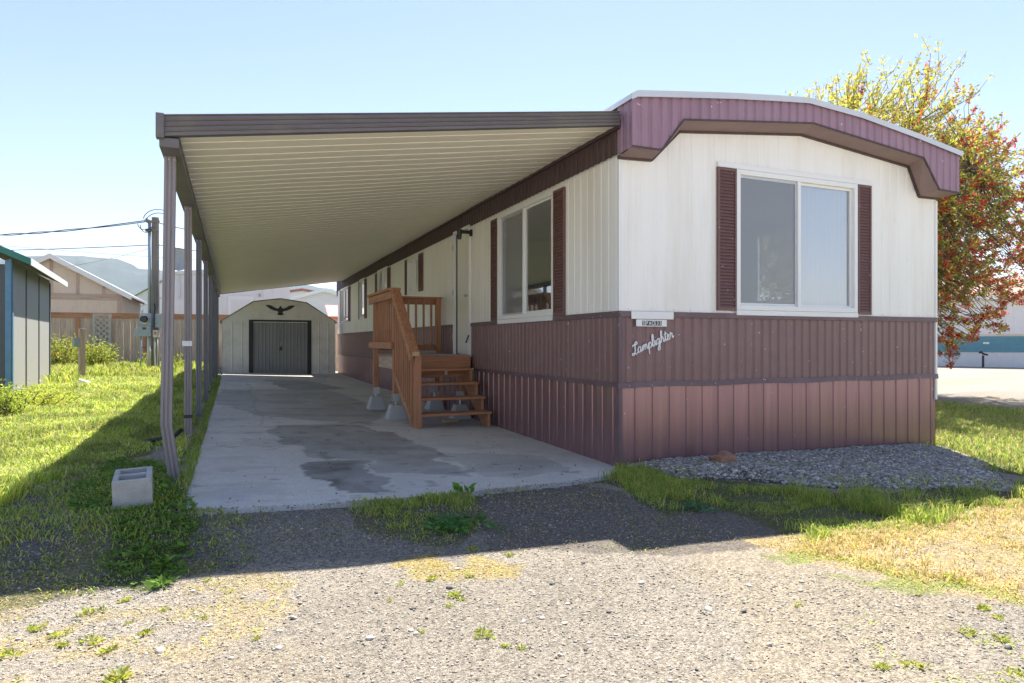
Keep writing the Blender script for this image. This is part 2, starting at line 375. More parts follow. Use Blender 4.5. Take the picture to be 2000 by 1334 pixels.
BED = [(3.5, 6.4), (8.6, 6.4)]+G([(1925, 893), (1960, 925), (2010, 955), (1850, 948), (1700, 945), (1620, 948), (1420, 935), (1330, 935), (1225, 925)], -.03)
DIRT = G([(930, 985), (1100, 945), (1240, 985), (1400, 960), (1600, 1000), (1640, 1045), (1500, 1066), (1300, 1080), (1225, 1075), (950, 1075)])
DIRT2 = G([(370, 985), (700, 985), (820, 975), (930, 985), (960, 1080), (700, 1095), (480, 1115), (380, 1060)])
ROAD_R = [(8.3, 15), (14, 12), (19, 9.5), (60, 6), (60, 26), (25, 27.5), (9, 29)]

def pdist(x, y, poly):
    d = np.full(np.shape(x), 9.); n = len(poly)
    for i in range(n):
        (x1, y1), (x2, y2) = poly[i], poly[(i+1) % n]; dx, dy = x2-x1, y2-y1; t = np.clip(((x-x1)*dx+(y-y1)*dy)/(dx*dx+dy*dy), 0, 1)
        d = np.minimum(d, np.hypot(x-x1-t*dx, y-y1-t*dy))
    return d
def mound(x, y): return np.where(inpoly(x, y, BED), (.035+.05*fbm(x*2, y*2))*sstep(pdist(x, y, BED), 0, .35), 0)
xs = np.unique(np.round(np.concatenate([-np.geomspace(9, 3000, 30)[::-1], np.arange(-9, -3, .12), np.arange(-3, 8.5, .035), np.arange(8.5, 16, .1), np.geomspace(16, 3000, 30)]), 4))
ys = np.unique(np.round(np.concatenate([-np.geomspace(1, 3000, 14)[::-1], np.arange(-1, 1.2, .2), np.arange(1.2, 7.2, .035), np.arange(7.2, 12, .12), np.arange(12, 32, .4), np.geomspace(32, 3000, 34)]), 4))
GX, GY = np.meshgrid(xs, ys); gx = GX.ravel(); gy = GY.ravel()
near = np.exp(-np.maximum(0, gy-12)/6)
gz = T(gx, gy)-.06*(gy < -.3)+(fbm(gx*1.7, gy*1.7)-.5)*.03*near
inslab = (gx > -.30-.03) & (gx < 3.52) & (gy > slab_front(gx)-.02) & (gy < 23.4)
gz = np.where(inslab, T(gx, gy)-.05, gz)
slabedge = sstep(gy-slab_front(gx), -.35, -.03)*(gx > -.4)*(gx < 3.6)
gz = np.where(~inslab & (gy < 6) & (slabedge > 0), gz*(1-slabedge)+(T(gx, gy)-.03)*slabedge, gz)
wx, wy = wob(gx, gy, .10, 3.5)
GRAVEL = np.array([.345, .305, .25]); LAWNC = np.array([.16, .17, .05]); DARK = np.array([.19, .165, .14]); DRYC = np.array([.46, .36, .19])
c = np.tile(GRAVEL, (len(gx), 1)); c *= (0.86+.28*fbm(gx*1.3, gy*1.3))[:, None]
n1 = fbm(gx*5, gy*5); n2 = fbm(gx*14, gy*14, 3)
def lay(mask, col, amt=1.0):
    global c
    a = (mask*amt)[:, None] if not np.isscalar(mask) else mask
    c = c*(1-a)+np.array(col)*a
tanp = sstep(fbm(gx*1.1+8, gy*1.1), .48, .62)
lay(tanp*.35, (.42, .34, .22))
lay(inpoly(wx, wy, SPARSE_BL)*sstep(n1, .4, .62), (.42, .335, .20), .7)
lay(inpoly(wx, wy, SPARSE_L)*sstep(n1, .38, .5), (.15, .145, .06), .8)
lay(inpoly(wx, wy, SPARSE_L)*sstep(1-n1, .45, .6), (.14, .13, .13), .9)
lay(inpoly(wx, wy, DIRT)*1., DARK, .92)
lay(inpoly(wx, wy, DIRT2)*1., (.26, .235, .205), .85)
lay(inpoly(wx, wy, STRIP)*1., (.13, .14, .05), .9)
lay(inpoly(wx, wy, TUFT)*1., (.14, .14, .06), .8)
lay(inpoly(wx, wy, WEED_BLK)*1., (.09, .12, .035), .9)
lay(inpoly(wx, wy, DRY)*(.6+.4*sstep(n1, .35, .55)), DRYC, .9)
lay(inpoly(wx, wy, GREENEDGE)*sstep(n1, .42, .55), (.24, .27, .07), .7)
lay(inpoly(wx, wy, MOSS)*sstep(n1, .38, .5), (.44, .34, .11), .7)
lay(inpoly(wx, wy, LAWN)*1., LAWNC)
lay(inpoly(wx, wy, BACKGRASS)*1., (.17, .19, .06))
lay(inpoly(gx, gy, BED)*1., (.11, .10, .09), .95)
lay(inpoly(gx, gy, ROAD_R)*1., (.40, .37, .33), .9)
lay(inpoly(gx, gy, ROAD_R)*sstep(fbm(gx*.5, gy*.9), .55, .65), (.38, .34, .16), .5)
lay((gy > 27)*(gx < 9)*1., (.14, .15, .06))
lay(sstep(gy, 60, 90), (.12, .13, .07))
# low mound of rock against the skirting
gz = gz+mound(gx, gy)
nx, ny = len(xs), len(ys)
idx = np.arange(nx*ny).reshape(ny, nx)
q = np.stack([idx[:-1, :-1], idx[:-1, 1:], idx[1:, 1:], idx[1:, :-1]], -1).reshape(-1, 4)
g = npmesh('ground', np.c_[gx, gy, gz], [q], np.clip(c, 0, 1), 'groundmat', smooth=True); tag(g, kind='structure')

# slab
sx_ = np.linspace(-.30, 3.50, 110); sv = np.linspace(0, 1, 480)
SXg, SVg = np.meshgrid(sx_, sv); fy = slab_front(SXg)+(fbm(SXg*9, SXg*0+3, 3)-.5)*.05
SYg = fy+(23.6-fy)*SVg**1.6
szg = T(SXg, SYg); X_, Y_ = SXg.ravel(), SYg.ravel()
wx, wy = wob(X_, Y_, .22, 2.2)
cc = np.tile(np.array([.66, .63, .58]), (len(X_), 1))*(.88+.24*fbm(X_*1.6+4, Y_*.9))[:, None]
def stain(poly, col, amt, z=.06, soft=1.):
    global cc
    m = inpoly(wx, wy, G(poly, z))[:, None]*amt*(.55+.6*fbm(X_*4, Y_*4))[:, None]
    cc = cc*(1-np.clip(m, 0, 1))+np.array(col)*np.clip(m, 0, 1)
stain([(590, 915), (700, 905), (770, 940), (755, 970), (640, 968)], (.17, .16, .15), .95)
stain([(520, 840), (700, 832), (860, 880), (900, 925), (760, 925), (700, 905), (600, 900)], (.26, .245, .225), .75)
stain([(430, 770), (640, 762), (760, 800), (720, 830), (500, 820), (410, 795)], (.32, .305, .28), .65)
stain([(510, 748), (600, 746), (680, 760), (560, 766)], (.10, .10, .10), .55)
stain([(850, 880), (1050, 880), (1110, 915), (940, 925)], (.20, .20, .20), .35)
stain([(440, 735), (640, 735), (640, 752), (430, 755)], (.42, .40, .38), .5)
wh = sstep(fbm(X_*2.2+70, Y_*1.1), .56, .68); cc = cc*(1-.3*wh[:, None])+np.array([.42, .42, .42])*.3*wh[:, None]*1.4
dk = sstep(fbm(X_*1.2+20, Y_*2.8+5), .55, .7); cc *= (1-.13*dk)[:, None]
oil = sstep(fbm(X_*6+33, Y_*6+11, 3), .74, .8); cc *= (1-.3*oil)[:, None]
j = np.minimum(np.abs(Y_-9.1), np.abs(Y_-14.2)); cc *= (1-.35*(j < .014))[:, None]
jx = (np.abs(X_-.35-.04*np.sin(Y_*2)) < .018) & (Y_ > 9.1); cc *= (1-.15*jx)[:, None]
V = np.c_[X_, Y_, szg.ravel()]; ny2, nx2 = SXg.shape
idx = np.arange(nx2*ny2).reshape(ny2, nx2)
q = np.stack([idx[:-1, :-1], idx[:-1, 1:], idx[1:, 1:], idx[1:, :-1]], -1).reshape(-1, 4)
b0 = len(V)  # skirts down at front and left
fr = idx[0]; Vb = V[fr].copy(); Vb[:, 2] -= .12
lf = idx[:, 0]; Vl = V[lf].copy(); Vl[:, 2] -= .12
V2 = np.r_[V, Vb, Vl]; cc2 = np.r_[cc, cc[fr]*.7, cc[lf]*.7]
k = np.arange(nx2-1); qf = np.stack([b0+k, b0+k+1, fr[k+1], fr[k]], -1)
k = np.arange(ny2-1); b1 = b0+nx2; ql = np.stack([b1+k+1, b1+k, lf[k], lf[k+1]], -1)
d = npmesh('driveway', V2, [q, qf, ql], np.clip(cc2, 0, 1), 'slabmat', smooth=False); tag(d, kind='structure')

# unseen pale ground behind the camera, added to bounce sunlight onto the front
mb = MB(); mb.add([(-60, -16, -.03), (80, -16, -.03), (80, -.6, -.03), (-60, -.6, -.03)], [(0, 1, 2, 3)])
tag(mb.build('bounce_ground', 'concrete_pad'), kind='structure')
# concrete pad of the neighbour (right) as a sheet
mb = MB()
pts = [(10, 27.8), (60, 18.5), (60, 24.5), (10, 31.5)]
mb.add([(x, y, Tz(x, y)+.02) for x, y in pts], [(0, 1, 2, 3)])
tag(mb.build('pavement', 'concrete_pad'), kind='structure')

# ------------------------------------------------------------------ mobile home
home = thing('mobile_home', 'long single-storey home with white ribbed walls, maroon lower siding and curved maroon eave fascia', 'mobile home', (HX0, HY0, 0))
SIDE = Pl(HX0, 0, 0, 1, -1, 0); FRONT = Pl(0, HY0, 1, 0, 0, -1); RIGHT = Pl(HX1, 0, 0, 1, 1, 0); BACK = Pl(0, HY1, 1, 0, 0, 1)
FY = 5.32
def fx(px, py, Y=FY):
    p = on_y(px, py, Y); return (p.x, p.z)
top_m = [(3.44, fx(1212, 190)[1]-.02), fx(1236, 172.5), fx(1330, 176), fx(1430, 179), fx(1520, 184), fx(1577, 188), fx(1680, 217), fx(1790, 258), fx(1869, 291.7)]
top_m[0] = (3.455, top_m[1][1]-.035); top_m[1] = (3.50, top_m[1][1])
top_p = [(x, z-.055) for x, z in top_m]
wtop = [fx(1236, 309, HY0)[1]]
Wt = [(HX0, 3.05), fx(1270, 309, HY0), fx(1324, 253, HY0), fx(1562, 259, HY0), fx(1772, 321.6, HY0), fx(1793, 380, HY0), (HX1, fx(1830, 384, HY0)[1])]
def wall_top(u): return float(np.interp(u, [p[0] for p in Wt], [p[1] for p in Wt]))+.02
EB = 3.06
Z_BELT = CAMZ+(HY-605.5)/200; Z_SK = CAMZ-(748-HY)/200   # belt top / skirting top
# windows from the photo
def sy(px): return on_x(px, 600, HX0).y
def sz(px, py): return on_x(px, py, HX0).z
wins = []  # side: (y0,y1,z0,z1)
W1 = (sy(1083), sy(975), sz(1083, 600), sz(1083, 370))
W1 = (sy(1082), sy(976), 1.575, 2.985)
W2 = (sy(819), sy(798), sz(812, 565), sz(812, 500))
W3 = (sy(758), sy(739), sz(758, 566), sz(758, 518))
W4 = (sy(713), sy(704), sz(713, 616), sz(713, 540))
W5 = (sy(681), sy(667), sz(681, 622), sz(681, 556))
DOOR = (sy(917), sy(890), 1.03, sz(890, 455))
pL, pR = fx(1437, 330, HY0), fx(1669, 611, HY0)
FWN = (fx(1440, 500, HY0)[0], fx(1668, 500, HY0)[0], fx(1440, 596, HY0)[1], fx(1440, 333, HY0)[1])
RW = (7.0, 8.64, 1.86, 3.02)
side_holes = [W1, W2, W3, W4, W5, DOOR]
mb = MB(); ribbed(mb, SIDE, HY0, HY1, Z_BELT, EB+.05, .145, WRIB, side_holes)
mb.build('side_wall', 'white_siding', home)
mb = MB(); ribbed(mb, FRONT, HX0, HX1, Z_BELT, wall_top, .145, WRIB, [FWN]); mb.build('front_wall', 'white_siding', home)
mb = MB(); ribbed(mb, RIGHT, HY0, HY1, Z_BELT-.0, EB+.05, .145, WRIB, [RW]); mb.build('side_wall', 'white_siding', home)
mb = MB(); ribbed(mb, BACK, HX0, HX1, -.05, wall_top, .145, WRIB); mb.build('back_wall', 'white_siding', home)
mb = MB(); ribbed(mb, SIDE, HY0, HY1, Z_SK, Z_BELT, .115, RIB, [(DOOR[0], DOOR[1], DOOR[2], Z_BELT+.01)], d=.004); mb.build('lower_siding', 'maroon_siding', home)
mb = MB(); ribbed(mb, FRONT, HX0, HX1, Z_SK, Z_BELT, .115, RIB, d=.004); mb.build('lower_siding', 'maroon_siding', home)
mb = MB(); ribbed(mb, RIGHT, HY0, HY1, Z_SK, Z_BELT, .115, RIB, d=.004); mb.build('lower_siding', 'maroon_siding', home)
mb = MB(); ribbed(mb, SIDE, HY0, HY1, -.2, Z_SK, .205, SRIB, d=-.006); mb.build('skirting', 'maroon_skirt', home)
mb = MB(); ribbed(mb, FRONT, HX0, HX1, -.25, Z_SK, .205, SRIB, d=-.006); mb.build('skirting', 'maroon_skirt', home)
mb = MB(); ribbed(mb, RIGHT, HY0, HY1, -.25, Z_SK, .205, SRIB, d=-.006); mb.build('skirting', 'maroon_skirt', home)
# corner trims + belt trims
mb = MB(); mb.box(HX0-.012, HX0+.03, HY0-.012, HY0+.03, Z_SK-.75, Z_BELT-.002); mb.build('corner_trim', 'maroon_trim', home)
mb = MB(); mb.box(HX0-.009, HX0+.025, HY0-.009, HY0+.025, Z_BELT+.002, EB+.02); mb.build('corner_trim', 'white_trim', home)
mb = MB(); mb.box(HX1-.02, HX1+.014, HY0-.014, HY0+.02, .52, 2.98); mb.build('corner_trim', 'white_trim', home)
mb = MB(); FRONT.box(mb, HX0-.02, HX1+.004, Z_BELT-.045, Z_BELT+.012, .005, .02)
SIDE.box(mb, HY0-.02, DOOR[0]-.1, Z_BELT-.045, Z_BELT+.012, .005, .018); SIDE.box(mb, DOOR[1]+.1, HY1, Z_BELT-.045, Z_BELT+.012, .005, .018)
mb.build('belt_trim', 'maroon_trim', home, .003)
mb = MB()
N = 26
for i in range(N):   # slightly wavy joint strip
    a = HX0-.025+(HX1-HX0+.05)*i/N; b = HX0-.025+(HX1-HX0+.05)*(i+1)/N
    za = Z_SK+.006*math.sin(a*5.1); zb = Z_SK+.006*math.sin(b*5.1)
    P = FRONT.P
    mb.add([P(a, za-.03, .022), P(b, zb-.03, .022), P(b, zb+.028, .016), P(a, za+.028, .016), P(a, za+.028, -.02), P(b, zb+.028, -.02), P(b, zb-.03, -.02), P(a, za-.03, -.02)],
           [(0, 1, 2, 3), (3, 2, 5, 4), (0, 7, 6, 1)])
SIDE.box(mb, HY0-.018, HY1, Z_SK-.028, Z_SK+.02, .0, .016)
mb.build('joint_strip', 'maroon_trim', home)
# nail heads along the strips
r = random.Random(3)
def nail(*a):
    mb = MB(); FRONT.box(mb, *a); mb.build('nail', 'galv', home)
u = HX0+.1
while u < HX1:
    for zz in (Z_BELT+.03, Z_SK-.012 if r.random() < .5 else Z_BELT+.03): nail(u, u+.007, zz, zz+.007, .0, .024 if zz < 1 else .006)
    u += .2+r.random()*.12
for _ in range(26):
    u = r.uniform(HX0+.1, HX1-.1); zz = r.uniform(1.6, 2.7)
    if not (FWN[0]-.35 < u < FWN[1]+.3): nail(u, u+.006, zz, zz+.006, 0, .004)

# eave: fascia front face with shaped underside
x0f, x1f = 3.455, 8.085
low = [(x0f, fx(1238, 283)[1]), fx(1292, 290.5), fx(1335.5, 231), fx(1588.5, 238), fx(1804, 305.5), fx(1834, 367), (x1f, fx(1868, 373)[1])]
back = [(x0f, fx(1238, 308, HY0)[1]), fx(1270, 309, HY0), fx(1324, 253, HY0), fx(1562, 259, HY0), fx(1772, 321.6, HY0), fx(1793, 380, HY0), (x1f, fx(1830, 384, HY0)[1])]
EB = low[0][1]
def interp(pl_, u): return float(np.interp(u, [p[0] for p in pl_], [p[1] for p in pl_]))
mb = MB(); FF = Pl(0, FY, 1, 0, 0, -1)
us = sorted({round(p[0], 4) for p in low+top_p if x0f <= p[0] <= x1f}|{round(x0f, 4), round(x1f, 4)}|{round(k*.115+f*.115, 4) for k in range(28, 72) for f, _ in RIB if x0f < k*.115+f*.115 < x1f})
def ribd(u, pitch=.115):
    t = (u/pitch) % 1.0; pr = RIB+[(1., 0)]
    for (a, da), (b, db) in zip(pr, pr[1:]):
        if a-1e-9 <= t <= b+1e-9: return da+(db-da)*(t-a)/(b-a)
    return 0
for a, b in zip(us, us[1:]):
    mb.add([FF.P(a, interp(low, a), ribd(a)), FF.P(b, interp(low, b), ribd(b)), FF.P(b, interp(top_p, b)+.02, ribd(b)), FF.P(a, interp(top_p, a)+.02, ribd(a))], [(0, 1, 2, 3)])
mb.build('front_fascia', 'maroon_fascia', home)
mb = MB(); FL = Pl(x0f, 0, 0, 1, -1, 0); ribbed(mb, FL, FY, FY+.27, low[0][1], top_p[1][1], .115, RIB); mb.build('fascia_return', 'maroon_fascia', home)
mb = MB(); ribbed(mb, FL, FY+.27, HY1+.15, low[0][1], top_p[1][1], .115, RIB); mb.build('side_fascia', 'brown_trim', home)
mb = MB(); ribbed(mb, Pl(x1f, 0, 0, 1, 1, 0), FY, HY1+.15, low[-1][1], top_p[-1][1]+.02, .115, RIB); mb.build('side_fascia', 'maroon_fascia', home)
mb = MB()
for i in range(len(low)-1):
    (a, za), (b, zb) = low[i], low[i+1]; (c_, zc), (d_, zd) = back[i+1], back[i]
    mb.add([(a, FY+.008, za), (b, FY+.008, zb), (c_, HY0-.012, zc), (d_, HY0-.012, zd)], [(0, 1, 2, 3)])
mb.build('soffit', 'soffit', home)
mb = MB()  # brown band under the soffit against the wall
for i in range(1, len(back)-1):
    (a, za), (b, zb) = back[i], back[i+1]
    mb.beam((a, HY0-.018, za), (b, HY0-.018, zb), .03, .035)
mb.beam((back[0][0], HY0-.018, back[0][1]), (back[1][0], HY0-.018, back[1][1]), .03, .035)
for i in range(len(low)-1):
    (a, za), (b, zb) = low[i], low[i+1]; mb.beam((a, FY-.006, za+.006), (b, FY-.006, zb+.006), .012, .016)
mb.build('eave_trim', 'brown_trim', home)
# metal roof cap, extruded along the home
mb = MB(); pr = [(x, z) for x, z in top_m]; pr[-1] = (x1f+.02, pr[-1][1]); pr[0] = (x0f-.02, pr[0][1]); pr.append((x1f+.02, pr[-1][1]-.06)); pr.insert(0, (x0f-.02, pr[0][1]-.05))
for i in range(len(pr)-1):
    (a, za), (b, zb) = pr[i], pr[i+1]
    mb.add([(a, FY-.03, za), (b, FY-.03, zb), (b, HY1+.2, zb), (a, HY1+.2, za)], [(0, 1, 2, 3)])
for i in range(1, len(pr)-2):
    (a, za), (b, zb) = pr[i], pr[i+1]
    mb.add([(a, FY-.03, za), (b, FY-.03, zb), (b, FY-.03, zb-.062), (a, FY-.03, za-.062)], [(0, 1, 2, 3)])
mb.build('roof', 'roof_metal', home)
mb = MB(); mb.box(HX0-.02, HX1+.02, HY1+.15, HY1+.17, 2.9, 3.7); mb.build('back_fascia', 'maroon_fascia', home)
# gutter at the right eave
zg = top_p[-1][1]-.04
mb = MB(); mb.box(x1f+.005, x1f+.11, FY+.1, HY1, zg-.1, zg-.09).box(x1f+.10, x1f+.11, FY+.1, HY1, zg-.09, zg).box(x1f+.005, x1f+.11, FY+.09, FY+.10, zg-.1, zg)
mb.build('gutter', 'black_metal', home)
# interior shell
mb = MB()
def iq(a, b, c_, d_): mb.add([a, b, c_, d_], [(0, 1, 2, 3)])
ix0, ix1, iy0, iy1, iz0, iz1 = HX0+.07, HX1-.07, HY0+.07, 24.3, 1.0, 3.17
iq((ix0, iy0, iz0), (ix1, iy0, iz0), (ix1, iy1, iz0), (ix0, iy1, iz0))
def inner(pl, u0, u1, hs):
    us_ = sorted({u0, u1}|{q_ for h in hs for q_ in h[:2]})
    for a, b in zip(us_, us_[1:]):
        zz = sorted({iz0, iz1}|{min(max(q_, iz0), iz1) for h in hs if h[0] < (a+b)/2 < h[1] for q_ in h[2:4]})
        for za, zb in zip(zz, zz[1:]):
            if any(h[0] < (a+b)/2 < h[1] and h[2] < (za+zb)/2 < h[3] for h in hs): continue
            iq(pl.P(a, za, -.07), pl.P(b, za, -.07), pl.P(b, zb, -.07), pl.P(a, zb, -.07))
inner(SIDE, iy0, iy1, [h for h in side_holes if h is not DOOR]); inner(RIGHT, iy0, iy1, [RW]); inner(FRONT, ix0, ix1, [FWN]); inner(Pl(0, 24.37, 1, 0, 0, 1), ix0, ix1, [])
iq((ix0, 11.6, iz0), (ix1, 11.6, iz0), (ix1, 11.6, iz1), (ix0, 11.6, iz1)); iq((ix0, 15.6, iz0), (ix1, 15.6, iz0), (ix1, 15.6, iz1), (ix0, 15.6, iz1))
iq((ix0, 19.5, iz0), (ix1, 19.5, iz0), (ix1, 19.5, iz1), (ix0, 19.5, iz1))
for ya, yb in ((iy0, 5.72),):
    pass
iq((ix0, iy0, iz1), (ix1, iy0, iz1), (ix1, iy1, iz1), (ix0, iy1, iz1))
mb.build('interior_room', 'interior', home, fixn=False)

def slider_window(pl, w, parent, frame=.045, screen_first=True, label=None, wide_sill=False, mat='white_trim', mullion=True, outer=.03, glass=('glass_screened', 'glass')):
    u0, u1, z0, z1 = w; mb = MB(); o = outer
    pl.box(mb, u0-o, u0+frame*.5, z0-o, z1+o, -.05, .028); pl.box(mb, u1-frame*.5, u1+o, z0-o, z1+o, -.05, .028)
    pl.box(mb, u0+frame*.5, u1-frame*.5, z1-frame*.5, z1+o, -.05, .028); pl.box(mb, u0+frame*.5, u1-frame*.5, z0-o, z0+frame*.5, -.05, .028)
    um = (u0+u1)/2
    if mullion: pl.box(mb, um-.022, um+.022, z0+frame*.5, z1-frame*.5, -.045, .02)
    win = mb.build('window', mat, parent, .003)
    if label: win['label'] = label
    a0, a1 = u0+frame*.5, u1-frame*.5
    halves = [(a0, um-.022, glass[0]), (um+.022, a1, glass[1])] if mullion else [(a0, a1, glass[1])]
    for k, (a, b, gm) in enumerate(halves):
        dd = -.012 if k == 0 else -.028
        g_ = MB(); g_.add([pl.P(a+.012, z0+frame*.5+.014, dd), pl.P(b-.012, z0+frame*.5+.014, dd), pl.P(b-.012, z1-frame*.5-.014, dd), pl.P(a+.012, z1-frame*.5-.014, dd)], [(0, 1, 2, 3)])
        g_.build('pane', gm, win)
        s_ = MB(); zz0, zz1 = z0+frame*.5, z1-frame*.5
        pl.box(s_, a, a+.024, zz0, zz1, dd-.012, dd+.01); pl.box(s_, b-.024, b, zz0, zz1, dd-.012, dd+.01)
        pl.box(s_, a+.024, b-.024, zz0, zz0+.026, dd-.012, dd+.01); pl.box(s_, a+.024, b-.024, zz1-.026, zz1, dd-.012, dd+.01)
        s_.build('sash', 'galv' if gm == 'glass_screened' else mat, win)
    return win
def shutter(pl, u0, u1, z0, z1, parent, n=None):
    mb = MB(); fr = min(.022, (u1-u0)*.18)
    pl.box(mb, u0, u0+fr, z0, z1, .0, .032); pl.box(mb, u1-fr, u1, z0, z1, .0, .032)
    pl.box(mb, u0+fr, u1-fr, z0, z0+.03, .0, .032); pl.box(mb, u0+fr, u1-fr, z1-.03, z1, .0, .032)
    n = n or int((z1-z0-.06)/.034); P = pl.P
    for i in range(n):
        za = z0+.03+(z1-z0-.06)*i/n; zb = z0+.03+(z1-z0-.06)*(i+1)/n
        mb.add([P(u0+fr, za, .030), P(u1-fr, za, .030), P(u1-fr, zb-.004, .014), P(u0+fr, zb-.004, .014), P(u1-fr, zb, .030), P(u0+fr, zb, .030), P(u1-fr, za, .006), P(u0+fr, za, .006)],
               [(0, 1, 2, 3), (3, 2, 4, 5)])
    return mb.build('shutter', 'shutter', parent, fixn=False)
fw = slider_window(FRONT, FWN, home, label='large two-pane sliding window in the front wall with a pale right pane')
# grey sheet added behind the right pane, standing in for its pale reflection
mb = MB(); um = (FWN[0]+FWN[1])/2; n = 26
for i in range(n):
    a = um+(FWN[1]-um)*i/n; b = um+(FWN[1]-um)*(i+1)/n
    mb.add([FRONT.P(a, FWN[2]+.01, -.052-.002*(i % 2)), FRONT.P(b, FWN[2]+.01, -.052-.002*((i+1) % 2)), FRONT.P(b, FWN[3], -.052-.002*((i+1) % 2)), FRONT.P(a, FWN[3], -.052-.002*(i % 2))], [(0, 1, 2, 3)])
mb.build('pane_backing', 'backing_gray', fw, fixn=False)
# header board + sill board
mb = MB(); FRONT.box(mb, fx(1399, 320, HY0)[0], fx(1699, 350, HY0)[0], FWN[3]+.032, FWN[3]+.085, .0, .03); mb.build('window_header', 'white_trim', home, .003); mb = MB()
FRONT.box(mb, FWN[0]-.03, FWN[1]+.035, FWN[2]-.085, FWN[2]-.032, .0, .03)
mb.build('window_trim', 'white_trim', home, .003)
shz0, shz1 = fx(1420, 603, HY0)[1], FWN[3]+.03
shutter(FRONT, fx(1399, 450, HY0)[0], FWN[0]-.033, shz0, shz1, home)
shutter(FRONT, FWN[1]+.035, fx(1698, 450, HY0)[0], shz0-.01, shz1, home)
w1 = slider_window(SIDE, W1, home, glass=('glass', 'glass_screened'), label='two-pane sliding window in the long wall nearest the front corner')
mb = MB(); SIDE.box(mb, W1[0]-.0, W1[1]+.02, W1[2]-.09, W1[2]-.032, 0, .03); mb.build('window_trim', 'white_trim', home, .003)
shutter(SIDE, sy(1105), W1[0]-.035, Z_BELT+.015, 2.99, home); shutter(SIDE, W1[1]+.035, sy(962), Z_BELT+.015, 2.99, home)
for W, (sa, sb) in ((W2, (827, 793)), (W3, (763, 734.5)), (W4, (716.5, 702)), (W5, (684.5, 665.5))):
    slider_window(SIDE, W, home, frame=.04, mullion=W is not W4, mat='white_trim', glass=('glass', 'glass'))
    shutter(SIDE, sy(sa), W[0]-.032, W[2]-.03, min(W[3]+.04, 3.03), home); shutter(SIDE, W[1]+.032, min(sy(sb), 24.45), W[2]-.03, min(W[3]+.04, 3.03), home)
slider_window(RIGHT, RW, home, glass=('glass', 'glass'))
# door
mb = MB(); d0, d1, dz0, dz1 = DOOR
SIDE.box(mb, d0-.075, d0, dz0-.03, dz1+.05, -.05, .035); SIDE.box(mb, d1, d1+.05, dz0-.03, dz1+.05, -.05, .035); SIDE.box(mb, d0, d1, dz1, dz1+.05, -.05, .035)
fr_ = mb.build('door_frame', 'white_trim', home, .003)
mb = MB(); SIDE.box(mb, d0, d1, dz0-.03, dz0+.0, -.06, .045); mb.build('threshold', 'galv', home)
mb = MB(); SIDE.box(mb, d0+.01, d1-.03, dz0+.01, dz1-.02, -.055, -.02); door = mb.build('door', 'door_paint', home, .004)
mb = MB(); SIDE.box(mb, d1-.03, d1-.001, dz0, dz1-.001, -.07, -.01); mb.build('weather_strip', 'dark_gap', home)
mb = MB(); hy = d0+.10; mb.tube([(HX0+.02, hy, dz0+.95), (HX0-.035, hy, dz0+.95)], .014, 10).tube([(HX0-.03, hy, dz0+.95), (HX0-.05, hy, dz0+.95)], .027, 12); mb.build('handle', 'galv', door)
for zz in (.25, 1.0, 1.75):
    mb = MB(); SIDE.box(mb, d1+.0, d1+.05, dz0+zz, dz0+zz+.09, .036, .045); mb.build('hinge', 'galv', fr_)
mb = MB(); SIDE.box(mb, d1+.07, d1+.10, 2.55, 2.9, 0, .03); mb.build('door_chime', 'white_trim', home)
# wall lamp
ly = sy(921); lz = sz(921, 450)
mb = MB(); mb.box(HX0-.03, HX0-.0, ly-.05, ly+.05, lz-.06, lz+.04).beam((HX0-.03, ly, lz), (HX0-.20, ly, lz+.0), .04, .05)
mb.tube([(HX0-.2, ly, lz+.035), (HX0-.2, ly, lz-.06), (HX0-.2, ly, lz-.12)], .045, 12, .03); mb.build('wall_lamp', 'black_metal', home, .004)
mb = MB(); mb.beam((HX0-.04, d0-.075, 1.34), (HX0-.10, d0-.11, 1.22), .015, .02, (1, 0, 0)); mb.build('door_hook', 'black_metal', home)
# address plate
def fpt(px, py): return fx(px, py, HY0)
mb = MB(); a = fpt(1230.5, 604); b = fpt(1312.5, 620)
FRONT.box(mb, a[0], b[0], b[1], a[1], .021, .028)
a2 = fpt(1240, 620); b2 = fpt(1299, 634); FRONT.box(mb, a2[0], b2[0], b2[1], a2[1]-.0, .021, .028)
plate = mb.build('address_plate', 'white_trim', home)
def text_mesh(s, size, fn, name, mat, parent, extr=.002):
    cu = bpy.data.curves.new('t', 'FONT'); cu.body = s; cu.size = size; cu.extrude = extr; cu.offset = size*.015
    to = bpy.data.objects.new('t', cu); COL.objects.link(to); bpy.context.view_layer.update()
    me = bpy.data.meshes.new_from_object(to.evaluated_get(bpy.context.evaluated_depsgraph_get()))
    bpy.data.objects.remove(to); off = rootloc(parent)
    for v in me.vertices: v.co = fn(v.co.x, v.co.y, v.co.z)-off
    me.name = name; me.materials.clear(); me.materials.append(M[mat]); o = bpy.data.objects.new(name, me); COL.objects.link(o); o.parent = parent; return o
tx0 = fpt(1251, 625)[0]; chw = (fpt(1289, 625)[0]-tx0)/7.3; zb_ = (a2[1]+b2[1])/2-.024
for i, ch in enumerate('SPACE35'):
    xx = tx0+chw*(i+(.3 if i > 0 else 0))
    mb = MB(); FRONT.box(mb, xx, xx+chw*.95, zb_-.001, zb_+.046, .029, .0305); mb.build('letter_tile', 'black_metal', plate)
    text_mesh(ch, .050, lambda x, y, z, xx=xx: Vector((xx+chw*.16+x*.80, HY0-.031-z*.3, zb_+.006+y)), 'letter', 'letter_white', plate)
